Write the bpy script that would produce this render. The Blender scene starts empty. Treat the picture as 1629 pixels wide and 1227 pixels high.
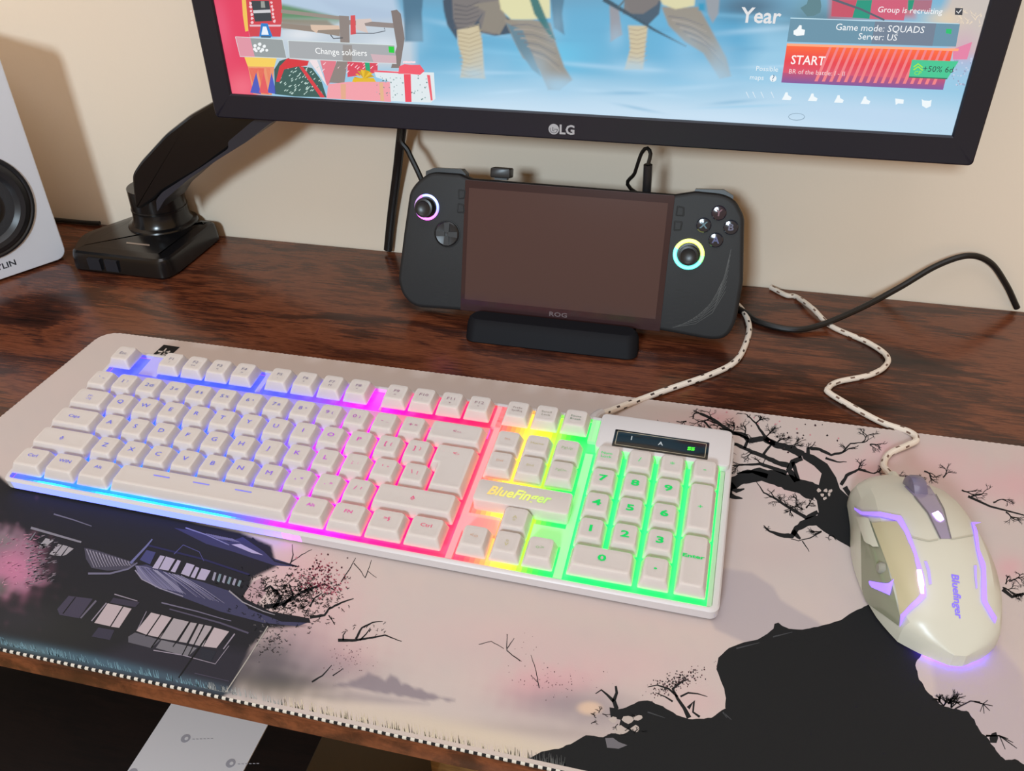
import bpy, bmesh, math, random
import numpy as np
from mathutils import Vector, Matrix
from mathutils.bvhtree import BVHTree
from mathutils.geometry import tessellate_polygon
S = 0.001                                    # everything below is written in millimetres
scn = bpy.context.scene; COL = scn.collection
rnd = random.Random(7)

# ------------------------------------------------------------------ camera, world, lights, exposure
F, H, YAW, PIT, ROL = 1357.404, 358.0026, 0.245743, 0.602161, -0.0169848
W_, H_ = 1629, 1227
def _axes():
    f = Vector((0, math.cos(PIT), -math.sin(PIT))); r = Vector((1, 0, 0)); u = r.cross(f)
    r2 = math.cos(ROL)*r + math.sin(ROL)*u; u2 = -math.sin(ROL)*r + math.cos(ROL)*u
    R = Matrix.Rotation(YAW, 3, 'Z'); return R @ r2, R @ u2, R @ f
CR, CU, CF = _axes(); CC = Vector((0, 0, H))
cam = bpy.data.cameras.new('camera'); cam.sensor_width = 36; cam.lens = F/W_*36; cam.clip_start = .01
camo = bpy.data.objects.new('camera', cam); COL.objects.link(camo)
camo.matrix_world = Matrix.Translation(CC*S) @ Matrix((CR, CU, -CF)).transposed().to_4x4()
scn.camera = camo
scn.view_settings.view_transform = 'Standard'; scn.view_settings.look = 'None'
scn.view_settings.gamma = 1; scn.view_settings.use_curve_mapping = False
scn.view_settings.exposure = 0.0
world = bpy.data.worlds.new('world'); scn.world = world; world.use_nodes = True
wb = world.node_tree.nodes['Background']; wb.inputs[0].default_value = (1, .64, .32, 1); wb.inputs[1].default_value = .50
def area(name, loc, target, sx, sy, power, color):
    l = bpy.data.lights.new(name, 'AREA'); l.shape = 'RECTANGLE'; l.size = sx; l.size_y = sy; l.energy = power; l.color = color
    o = bpy.data.objects.new(name, l); COL.objects.link(o); o.location = loc
    o.rotation_euler = (Vector(target)-Vector(loc)).to_track_quat('-Z', 'Y').to_euler(); return o
area('window_daylight', (-.34, -2.0, 1.14), (-.1, .6, .08), .34, .34, 46, (.70, .87, 1.0))
area('ceiling_daylight', (-.1, -.25, 2.2), (0, .35, 0), 1.5, 1.5, 19, (.84, .90, 1.0))

# ------------------------------------------------------------------ helpers
def ray(x, y): return CF + (x-W_/2)/F*CR - (y-H_/2)/F*CU
def hit(x, y, p, n):                          # point where the sight line through a photo pixel meets a plane of the place
    d = ray(x, y); return CC + d*((p-CC).dot(n)/d.dot(n))
def atz(x, y, z=0): return hit(x, y, Vector((0, 0, z)), Vector((0, 0, 1)))
def aty(x, y, Y): return hit(x, y, Vector((0, Y, 0)), Vector((0, 1, 0)))
def crop(ox, oy, s, *pts): return [(ox+x*s, oy+y*s) for x, y in pts]
def lin(c):
    return tuple((v/255/12.92 if v/255 <= .04045 else ((v/255+.055)/1.055)**2.4) for v in c[:3])
MATS = {}
def mat(name, c=(200, 200, 200), rough=.5, metal=0, emit=None, es=0, spec=.5, noise=0, nscale=300, coat=0, trans=0, bump=0, lc=None):
    if name in MATS: return MATS[name]
    m = bpy.data.materials.new(name); m.use_nodes = True; nt = m.node_tree; b = nt.nodes['Principled BSDF']
    col = lc or lin(c); b.inputs['Base Color'].default_value = (*col, 1)
    b.inputs['Roughness'].default_value = rough; b.inputs['Metallic'].default_value = metal
    b.inputs['Specular IOR Level'].default_value = spec; b.inputs['Coat Weight'].default_value = coat
    b.inputs['Transmission Weight'].default_value = trans
    if emit: b.inputs['Emission Color'].default_value = (*lin(emit), 1); b.inputs['Emission Strength'].default_value = es
    tc = nt.nodes.new('ShaderNodeTexCoord'); n = nt.nodes.new('ShaderNodeTexNoise'); n.inputs['Scale'].default_value = nscale
    nt.links.new(tc.outputs['Object'], n.inputs['Vector'])
    if noise:
        mx = nt.nodes.new('ShaderNodeMix'); mx.data_type = 'RGBA'; mx.blend_type = 'MULTIPLY'; mx.inputs[0].default_value = noise
        mx.inputs[6].default_value = (*col, 1); nt.links.new(n.outputs['Fac'], mx.inputs[7]); nt.links.new(mx.outputs[2], b.inputs['Base Color'])
    if bump:
        bp = nt.nodes.new('ShaderNodeBump'); bp.inputs['Strength'].default_value = bump; bp.inputs['Distance'].default_value = .0004
        nt.links.new(n.outputs['Fac'], bp.inputs['Height']); nt.links.new(bp.outputs[0], b.inputs['Normal'])
    MATS[name] = m; return m
def vcmat(name, rough=.8, emit=0, gain=1, spec=.3, base=1, bump=0):   # colour comes from the print stored on the mesh
    if name in MATS: return MATS[name]
    m = bpy.data.materials.new(name); m.use_nodes = True; nt = m.node_tree; b = nt.nodes['Principled BSDF']
    a = nt.nodes.new('ShaderNodeAttribute'); a.attribute_name = 'Col'
    mx = nt.nodes.new('ShaderNodeVectorMath'); mx.operation = 'SCALE'; mx.inputs['Scale'].default_value = gain
    nt.links.new(a.outputs['Color'], mx.inputs[0])
    if base: nt.links.new(mx.outputs[0], b.inputs['Base Color'])
    else: b.inputs['Base Color'].default_value = (.02, .02, .02, 1)
    b.inputs['Roughness'].default_value = rough; b.inputs['Specular IOR Level'].default_value = spec
    if emit: nt.links.new(a.outputs['Color'], b.inputs['Emission Color']); b.inputs['Emission Strength'].default_value = emit
    if bump:
        tc = nt.nodes.new('ShaderNodeTexCoord'); n = nt.nodes.new('ShaderNodeTexNoise'); n.inputs['Scale'].default_value = 1500
        bp = nt.nodes.new('ShaderNodeBump'); bp.inputs['Strength'].default_value = bump; bp.inputs['Distance'].default_value = .0002
        nt.links.new(tc.outputs['Object'], n.inputs['Vector']); nt.links.new(n.outputs['Fac'], bp.inputs['Height']); nt.links.new(bp.outputs[0], b.inputs['Normal'])
    MATS[name] = m; return m

class MB:                                     # collects geometry for one mesh; coordinates in the frame of its thing
    def __init__(s): s.v = []; s.f = []; s.m = []; s.c = []
    def add(s, v, f, m=0, c=None):
        o = len(s.v); s.v += [tuple(p) for p in v]
        for q in f: s.f.append(tuple(i+o for i in q)); s.m.append(m); s.c.append(c or (1, 1, 1))
        return s
    def loft(s, rings, m=0, c=None, cap0=True, cap1=True, closed=True):
        n = len(rings[0]); v = [p for r in rings for p in r]; f = []
        for k in range(len(rings)-1):
            for i in range(n if closed else n-1):
                j = (i+1) % n; f.append((k*n+i, k*n+j, (k+1)*n+j, (k+1)*n+i))
        if cap0: f.append(tuple(range(n))[::-1])
        if cap1: f.append(tuple((len(rings)-1)*n+i for i in range(n)))
        return s.add(v, f, m, c)
    def box(s, a, b, m=0, c=None):
        x0, y0, z0 = a; x1, y1, z1 = b
        return s.loft([[(x0, y0, z), (x1, y0, z), (x1, y1, z), (x0, y1, z)] for z in (z0, z1)], m, c)
    def rbox(s, x0, x1, y0, y1, z0, z1, r=2, bev=.8, n=5, m=0, c=None):   # rounded-corner slab with a softened top
        R = [rrect(x0, x1, y0, y1, r, n, z0), rrect(x0, x1, y0, y1, r, n, z1-bev),
             rrect(x0+bev*.3, x1-bev*.3, y0+bev*.3, y1-bev*.3, r, n, z1-bev*.3), rrect(x0+bev, x1-bev, y0+bev, y1-bev, max(r-bev, .2), n, z1)]
        return s.loft(R, m, c)
    def prism(s, poly, z0, z1, bev=0, m=0, c=None):
        R = [[(x, y, z0) for x, y in poly]]
        if bev: R += [[(x, y, z1-bev) for x, y in poly], [(x, y, z1) for x, y in inset(poly, bev)]]
        else: R += [[(x, y, z1) for x, y in poly]]
        return s.loft(R, m, c)
    def cyl(s, cx, cy, z0, z1, r0, r1=None, n=32, m=0, c=None, cap=True):
        r1 = r0 if r1 is None else r1
        return s.loft([circ(cx, cy, z0, r0, n), circ(cx, cy, z1, r1, n)], m, c, cap, cap)
    def lathe(s, cx, cy, prof, n=40, m=0, c=None, cap=True): return s.loft([circ(cx, cy, z, r, n) for r, z in prof], m, c, cap, cap)
    def xf(s, M): s.v = [tuple(M @ Vector(p)) for p in s.v]; return s
    def build(s, name, mats, parent=None, smooth=30, color=False, flip=False):
        me = bpy.data.meshes.new(name); v = np.array(s.v, dtype=float)
        inv = (parent['_M'] if parent is not None else None)
        me.from_pydata((v*S).tolist(), [], s.f)
        for m_ in (mats if isinstance(mats, (list, tuple)) else [mats]): me.materials.append(m_)
        me.polygons.foreach_set('material_index', s.m)
        if color:
            ca = me.color_attributes.new('Col', 'FLOAT_COLOR', 'CORNER'); cc = []
            for q, c in zip(s.f, s.c): cc += [*c, 1]*len(q)
            ca.data.foreach_set('color', cc)
        me.validate()
        bm = bmesh.new(); bm.from_mesh(me)
        if not color: bmesh.ops.recalc_face_normals(bm, faces=bm.faces)
        bm.to_mesh(me); bm.free()
        if smooth:
            me.polygons.foreach_set('use_smooth', [True]*len(me.polygons)); me.set_sharp_from_angle(angle=math.radians(smooth))
        o = bpy.data.objects.new(name, me); COL.objects.link(o)
        if parent is not None: o.parent = PAR[parent['_M']]
        return o
PAR = {}
def circ(cx, cy, z, r, n=32): return [(cx+r*math.cos(2*math.pi*i/n), cy+r*math.sin(2*math.pi*i/n), z) for i in range(n)]
def rrect(x0, x1, y0, y1, r, n=5, z=None):
    P = []
    r = min(r, (x1-x0)/2-.01, (y1-y0)/2-.01)
    for cx, cy, a0 in ((x1-r, y0+r, -90), (x1-r, y1-r, 0), (x0+r, y1-r, 90), (x0+r, y0+r, 180)):
        for i in range(n+1):
            a = math.radians(a0+90*i/n); P.append((cx+r*math.cos(a), cy+r*math.sin(a)))
    return P if z is None else [(x, y, z) for x, y in P]
def area2(p): return sum(p[i][0]*p[(i+1) % len(p)][1]-p[(i+1) % len(p)][0]*p[i][1] for i in range(len(p)))/2
def inset(p, d):
    if area2(p) < 0: d = -d
    out = []; n = len(p)
    for i in range(n):
        a, b, c = Vector(p[i-1][:2]), Vector(p[i][:2]), Vector(p[(i+1) % n][:2])
        u = (b-a).normalized(); w = (c-b).normalized(); n1 = Vector((-u.y, u.x)); n2 = Vector((-w.y, w.x))
        m = (n1+n2); k = m.dot(n1)
        q = b+m*(d/max(k, .35)); out.append((q.x, q.y))
    return out
def roundpoly(p, r, n=4):
    out = []; N = len(p)
    for i in range(N):
        a, b, c = Vector(p[i-1]), Vector(p[i]), Vector(p[(i+1) % N]); rr = r[i] if isinstance(r, (list, tuple)) else r
        d1 = min(rr, (a-b).length*.48); d2 = min(rr, (c-b).length*.48); s_ = b+(a-b).normalized()*d1; e = b+(c-b).normalized()*d2
        for k in range(n+1):
            t = k/n; q = s_*(1-t)**2+b*2*t*(1-t)+e*t*t; out.append((q.x, q.y))
    return out
def catmull(P, step=2.0):
    P = [Vector(p) for p in P]; out = []
    Q = [P[0]*2-P[1]]+P+[P[-1]*2-P[-2]]
    for i in range(1, len(Q)-2):
        a, b, c, d = Q[i-1:i+3]; n = max(2, int((c-b).length/step))
        for k in range(n):
            t = k/n
            out.append(.5*((2*b)+(c-a)*t+(2*a-5*b+4*c-d)*t*t+(-a+3*b-3*c+d)*t**3))
    out.append(P[-1]); return out
def tube(mb, P, r, n=10, m=0, colf=None, step=2.0, flat=1):
    P = catmull(P, step); up = Vector((0, 0, 1)); rings = []
    t0 = (P[1]-P[0]).normalized(); nx = t0.cross(up) if abs(t0.dot(up)) < .95 else t0.cross(Vector((0, 1, 0))); nx.normalize()
    for i, p in enumerate(P):
        t = (P[min(i+1, len(P)-1)]-P[max(i-1, 0)]).normalized(); nx = (nx-t*nx.dot(t)).normalized(); ny = t.cross(nx)
        rr = r(i/(len(P)-1)) if callable(r) else r
        rings.append([tuple(p+nx*(rr*math.cos(2*math.pi*k/n))+ny*(rr*flat*math.sin(2*math.pi*k/n))) for k in range(n)])
    if not colf: return mb.loft(rings, m)
    for i in range(len(rings)-1):
        for k in range(n):
            j = (k+1) % n; mb.add([rings[i][k], rings[i][j], rings[i+1][j], rings[i+1][k]], [(0, 1, 2, 3)], m, colf(i, k))
    return mb
TC = {}
def glyphs(s, shear=0, bold=0):               # flat letter shapes from the built-in font, height of a capital = about 0.7
    k = (s, shear, bold)
    if k in TC: return TC[k]
    cu = bpy.data.curves.new('t', 'FONT'); cu.body = s; cu.resolution_u = 2; cu.shear = shear; cu.offset = bold; cu.align_x = 'CENTER'; cu.align_y = 'CENTER'
    o = bpy.data.objects.new('t', cu); me = bpy.data.meshes.new_from_object(o)
    v = [tuple(p.co)[:2] for p in me.vertices]; f = [tuple(p.vertices) for p in me.polygons]
    bpy.data.objects.remove(o); bpy.data.curves.remove(cu); bpy.data.meshes.remove(me)
    TC[k] = (v, f); return TC[k]
def text(mb, s, size, fn, m=0, c=None, sx=1.0, shear=0, bold=0, align='c', rot=0):
    v, f = glyphs(s, shear, bold)
    if not v: return
    w = max(p[0] for p in v); off = w if align == 'l' else (-w if align == 'r' else 0)
    cr, sr = math.cos(rot), math.sin(rot); V = []
    for x, y in v:
        X = (x+off)*size*sx; Y = y*size; V.append(fn(X*cr-Y*sr, X*sr+Y*cr))
    mb.add(V, f, m, c)

def tag(o, label=None, cat=None, group=None, kind=None):
    for k, v in (('label', label), ('category', cat), ('group', group), ('kind', kind)):
        if v: o[k] = v
    return o
_n = [0]
def thing(name, label, cat, loc=(0, 0, 0), M=None, group=None):
    e = bpy.data.objects.new(name, None); COL.objects.link(e); e.empty_display_size = .02
    if M is None: M = Matrix.Translation(Vector(loc))
    Ms = M.copy(); Ms.translation = M.translation*S; e.matrix_world = Ms
    _n[0] += 1; e['_M'] = _n[0]; PAR[_n[0]] = e; M_OF[_n[0]] = M
    tag(e, label, cat, group); return e
M_OF = {}
def sub(o, **k):                              # lets a part carry sub-parts
    _n[0] += 1; o['_M'] = _n[0]; PAR[_n[0]] = o; return o
def Mof(e): return M_OF[e['_M']]
def world_to(e): return Mof(e).inverted()

# ------------------------------------------------------------------ setting: wall and floor
YW = 704
def simple_plane(name, V, m):
    o = MB().add(V, [(0, 1, 2, 3)]).build(name, m, smooth=0); tag(o, kind='structure'); return o
wallm = mat('cream_wall_paint', (236, 220, 200), .75, noise=.0, bump=.25, nscale=260, spec=.25)
w = MB().box((-2200, YW, -740), (2200, YW+80, 1700)).build('wall_back', wallm, smooth=0); tag(w, kind='structure')
def wood(name, dark, mid, light, rough, sx=1, scale=1.0, plank=0, bumpy=.15):
    m = bpy.data.materials.new(name); m.use_nodes = True; nt = m.node_tree; b = nt.nodes['Principled BSDF']; N = nt.nodes.new; L = nt.links.new
    tc = N('ShaderNodeTexCoord')
    def noise(sc, det, mp, rgh=.55, dist=0):
        q = N('ShaderNodeMapping'); q.inputs['Scale'].default_value = mp; L(tc.outputs['Object'], q.inputs[0])
        n = N('ShaderNodeTexNoise'); n.inputs['Scale'].default_value = sc; n.inputs['Detail'].default_value = det; n.inputs['Roughness'].default_value = rgh
        n.inputs['Distortion'].default_value = dist; L(q.outputs[0], n.inputs['Vector']); return n
    big = noise(7*scale, 5, (1, 3.2, 1), .6, .6); fine = noise(40*scale, 6, (1, 11, 1), .7, .25); hair = noise(120*scale, 3, (.5, 14, 1), .6)
    def ramp(src, st):
        r = N('ShaderNodeValToRGB'); L(src, r.inputs[0]); e = r.color_ramp.elements
        while len(e) < len(st): e.new(.5)
        for k, (p, c) in enumerate(st): e[k].position = p; e[k].color = (*c, 1)
        return r
    add = N('ShaderNodeMath'); add.operation = 'MULTIPLY_ADD'; L(fine.outputs['Fac'], add.inputs[0]); add.inputs[1].default_value = .5; L(big.outputs['Fac'], add.inputs[2])
    r1 = ramp(add.outputs[0], [(.52, lin(dark)), (.70, lin(mid)), (.80, lin(light)), (.95, lin(mid))])
    r2 = ramp(hair.outputs['Fac'], [(.40, (.55, .5, .5)), (.55, (1, 1, 1))])
    mx = N('ShaderNodeMix'); mx.data_type = 'RGBA'; mx.blend_type = 'MULTIPLY'; mx.inputs[0].default_value = .6
    L(r1.outputs[0], mx.inputs[6]); L(r2.outputs[0], mx.inputs[7])
    # knots: dark rings scattered thinly
    q = N('ShaderNodeMapping'); q.inputs['Scale'].default_value = (4.2, 8, 1); L(tc.outputs['Object'], q.inputs[0])
    vo = N('ShaderNodeTexVoronoi'); vo.inputs['Scale'].default_value = 1.0*scale; L(q.outputs[0], vo.inputs['Vector'])
    kr = ramp(vo.outputs['Distance'], [(.03, (.16, .15, .15)), (.07, (.5, .46, .45)), (.13, (1, 1, 1))])
    m2 = N('ShaderNodeMix'); m2.data_type = 'RGBA'; m2.blend_type = 'MULTIPLY'; m2.inputs[0].default_value = .85
    L(mx.outputs[2], m2.inputs[6]); L(kr.outputs[0], m2.inputs[7]); L(m2.outputs[2], b.inputs['Base Color'])
    b.inputs['Roughness'].default_value = rough
    bp = N('ShaderNodeBump'); bp.inputs['Strength'].default_value = bumpy; bp.inputs['Distance'].default_value = .0005
    L(fine.outputs['Fac'], bp.inputs['Height']); L(bp.outputs[0], b.inputs['Normal'])
    MATS[name] = m; return m
deskm = wood('rustic_brown_wood', (26, 14, 12), (72, 37, 25), (118, 66, 42), .2)
floorm = wood('tan_floor_boards', (150, 112, 66), (190, 148, 92), (210, 168, 110), .45, scale=.5)
fl = MB().box((-2200, -1500, -790), (2200, YW, -740)).build('floor', floorm, smooth=0); tag(fl, kind='structure')

# ------------------------------------------------------------------ desk
D = thing('desk', 'long rustic dark brown wood desk against the cream wall', 'desk', (-150, 457, -740))
b = MB(); P = roundpoly([(0, 0), (3, 0)], 1) if 0 else None
prof = [(213.5+1.5, -15), (213.5, -13), (213.5, -4), (215, -1.2), (218, 0), (701, 0), (701, -15)]
b.loft([[(x+150, y-457, z+740) for y, z in prof] for x in (-950, 700)]); b.build('desktop', deskm, D)
legm = mat('black_metal', (22, 22, 24), .45, .6)
for sx in (-1, 1):
    for y in (-210, 200):
        x = 790*sx if sx < 0 else 820
        MB().box((x-20, y-20, 0), (x+20, y+20, 725)).build('leg', legm, D)

# ------------------------------------------------------------------ flat art drawn onto a plane
class Art:
    def __init__(s, p, n, u, v, eps=.05):
        s.p, s.n, s.u, s.v, s.eps, s.mb, s.k = Vector(p), Vector(n).normalized(), Vector(u), Vector(v), eps, MB(), 0
        s.clip = None
    def uv(s, x, y): q = hit(x, y, s.p, s.n)-s.p; return (q.dot(s.u), q.dot(s.v))
    def W(s, uv, lay): return s.p+s.u*uv[0]+s.v*uv[1]+s.n*(s.eps*lay)
    def inb(s, uv):
        return s.clip is None or (s.clip[0] <= uv[0] <= s.clip[1] and s.clip[2] <= uv[1] <= s.clip[3])
    def cl(s, uv):
        if s.clip is None: return uv
        return (min(max(uv[0], s.clip[0]), s.clip[1]), min(max(uv[1], s.clip[2]), s.clip[3]))
    def poly(s, pts, c, lay=1, raw=False):
        P = [s.cl(p if raw else s.uv(*p)) for p in pts]
        tri = tessellate_polygon([[Vector((a, b_, 0)) for a, b_ in P]])
        f = []
        for t in tri:
            a, b_, c_ = (P[i] for i in t)
            ar = (b_[0]-a[0])*(c_[1]-a[1])-(c_[0]-a[0])*(b_[1]-a[1])
            if abs(ar) > 1e-6: f.append(tuple(t) if ar > 0 else tuple(t)[::-1])
        s.mb.add([s.W(p, lay) for p in P], f, 0, lin(c))
    def stroke(s, pts, w0, w1, c, lay=2, jag=0):       # widths in photo pixels at the first and last point
        P = [Vector(p) for p in pts]; L, R = [], []; n = len(P)
        for i, p in enumerate(P):
            t = (P[min(i+1, n-1)]-P[max(i-1, 0)]); t = t.normalized() if t.length > 0 else Vector((1, 0)); q = Vector((-t.y, t.x))
            w = (w0+(w1-w0)*i/(n-1))/2*(1+(rnd.uniform(-jag, jag) if jag else 0))
            L.append(p+q*w); R.append(p-q*w)
        V = []; f = []
        for a, b_ in zip(L, R):
            ua, ub = s.uv(*a), s.uv(*b_)
            if not (s.inb(ua) and s.inb(ub)): ua, ub = s.cl(ua), s.cl(ub)
            V += [s.W(ua, lay), s.W(ub, lay)]
        for i in range(n-1): f.append((2*i, 2*i+1, 2*i+3, 2*i+2))
        s.mb.add(V, f, 0, lin(c))
    def blob(s, x, y, r, c, lay=3, n=6, j=.4, ax=1):
        s.poly([(x+r*ax*math.cos(2*math.pi*i/n)*(1+rnd.uniform(-j, j)), y+r*math.sin(2*math.pi*i/n)*(1+rnd.uniform(-j, j))) for i in range(n)], c, lay)
    def twig(s, x, y, a, L, w, d, c, lay=3, spread=.7, curl=.5, shrink=.68, tip=None):
        pts = [(x, y)]; aa = a
        for i in range(4):
            aa += rnd.uniform(-curl, curl); x += math.cos(aa)*L/4; y += math.sin(aa)*L/4*.75; pts.append((x, y))
            if d > 0 and i > 0 and rnd.random() < .7:
                s.twig(x, y, aa+rnd.choice((-1, 1))*rnd.uniform(.4, 1)*spread, L*shrink, w*.6, d-1, c, lay, spread, curl, shrink, tip)
        s.stroke(pts, w, w*.55, c, lay)
        if d > 0: s.twig(x, y, aa, L*shrink, w*.6, d-1, c, lay, spread, curl, shrink, tip)
        elif tip and rnd.random() < tip[1]: s.blob(x, y, rnd.uniform(*tip[2]), tip[0], lay+1)
    def text(s, x, y, st, size, c, lay=5, **k):
        o = s.uv(x, y); text(s.mb, st, size, lambda X, Y: s.W((o[0]+X, o[1]+Y), lay), 0, lin(c), **k)
def proj_np(P):
    d = P-np.array(CC); z = d @ np.array(CF)
    return W_/2+F*(d @ np.array(CR))/z, H_/2-F*(d @ np.array(CU))/z
class Wash:                                   # soft brushwork on the vertices of a fine grid
    def __init__(s, P): s.x, s.y = proj_np(P); s.c = np.zeros((len(P), 3))
    def mix(s, a, c): a = np.clip(a, 0, 1)[:, None]; s.c = s.c*(1-a)+np.array(lin(c))*a
    def spot(s, x, y, rx, ry, c, a=1, ang=0, hard=2.0, nz=0):
        ca, sa = math.cos(ang), math.sin(ang); dx, dy = s.x-x, s.y-y
        u = (dx*ca+dy*sa)/rx; v = (-dx*sa+dy*ca)/ry; r = np.sqrt(u*u+v*v)
        if nz: r = r*(1+nz*s.noise(14))
        s.mix(a*np.exp(-np.power(r, hard)), c)
    def noise(s, sc):
        r = np.random.RandomState(int(sc*13) % 999); o = np.zeros(len(s.x))
        for k in range(10):
            a = r.uniform(0, 6.28); f_ = 1/sc*r.uniform(.4, 1.6); o += np.sin((s.x*math.cos(a)+s.y*math.sin(a))*f_*3+r.uniform(0, 6))
        return o/5
    def poly(s, pts, c, a=1, soft=3, nz=0, nsc=6):
        P = np.array(pts, float); n = len(P); ins = np.zeros(len(s.x), bool); dm = np.full(len(s.x), 1e9)
        for i in range(n):
            x0, y0 = P[i]; x1, y1 = P[(i+1) % n]
            cnd = ((y0 > s.y) != (y1 > s.y)); t = (s.y-y0)/((y1-y0) if y1 != y0 else 1e-9); ins ^= cnd & (s.x < x0+t*(x1-x0))
            L2 = (x1-x0)**2+(y1-y0)**2+1e-9; tt = np.clip(((s.x-x0)*(x1-x0)+(s.y-y0)*(y1-y0))/L2, 0, 1)
            dm = np.minimum(dm, np.hypot(s.x-x0-tt*(x1-x0), s.y-y0-tt*(y1-y0)))
        sd = np.where(ins, dm, -dm)
        if nz: sd = sd+nz*s.noise(nsc)
        s.mix(a*np.clip(.5+sd/(2*soft), 0, 1), c)
def grid_mesh(name, nx, ny, fn, washfn, m, parent=None):
    X, Y = np.meshgrid(np.arange(nx), np.arange(ny)); P = fn(X.ravel(), Y.ravel())
    Wd = P if parent is None else P
    ws = Wash(Wd); washfn(ws)
    me = bpy.data.meshes.new(name); nf = (nx-1)*(ny-1)
    i = (np.arange(ny-1)[:, None]*nx+np.arange(nx-1)[None, :]).ravel()
    L = np.stack([i, i+1, i+nx+1, i+nx], 1).astype(np.int32)
    return P, L, ws.c
def join_art(name, P, L, C, art, mats, parent, M):
    Mi = np.array(M.inverted()); loc = lambda Q: (Q @ Mi[:3, :3].T+Mi[:3, 3])*S
    av = np.array([tuple(p) for p in art.mb.v]) if art.mb.v else np.zeros((0, 3)); n0 = len(P)
    V = np.concatenate([loc(P), loc(av)]) if len(av) else loc(P)
    faces = L.tolist()+[tuple(i+n0 for i in q) for q in art.mb.f]
    me = bpy.data.meshes.new(name); me.from_pydata(V.tolist(), [], faces)
    ca = me.color_attributes.new('Col', 'FLOAT_COLOR', 'CORNER')
    cc = np.ones((len(L)*4, 4), np.float32); cc[:, :3] = C[L.ravel()]
    ex = []
    for q, c in zip(art.mb.f, art.mb.c): ex += [[*c, 1]]*len(q)
    cc = np.concatenate([cc, np.array(ex, np.float32)]) if ex else cc
    ca.data.foreach_set('color', cc.ravel())
    for m_ in mats: me.materials.append(m_)
    o = bpy.data.objects.new(name, me); COL.objects.link(o); o.parent = PAR[parent['_M']]; return o
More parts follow.
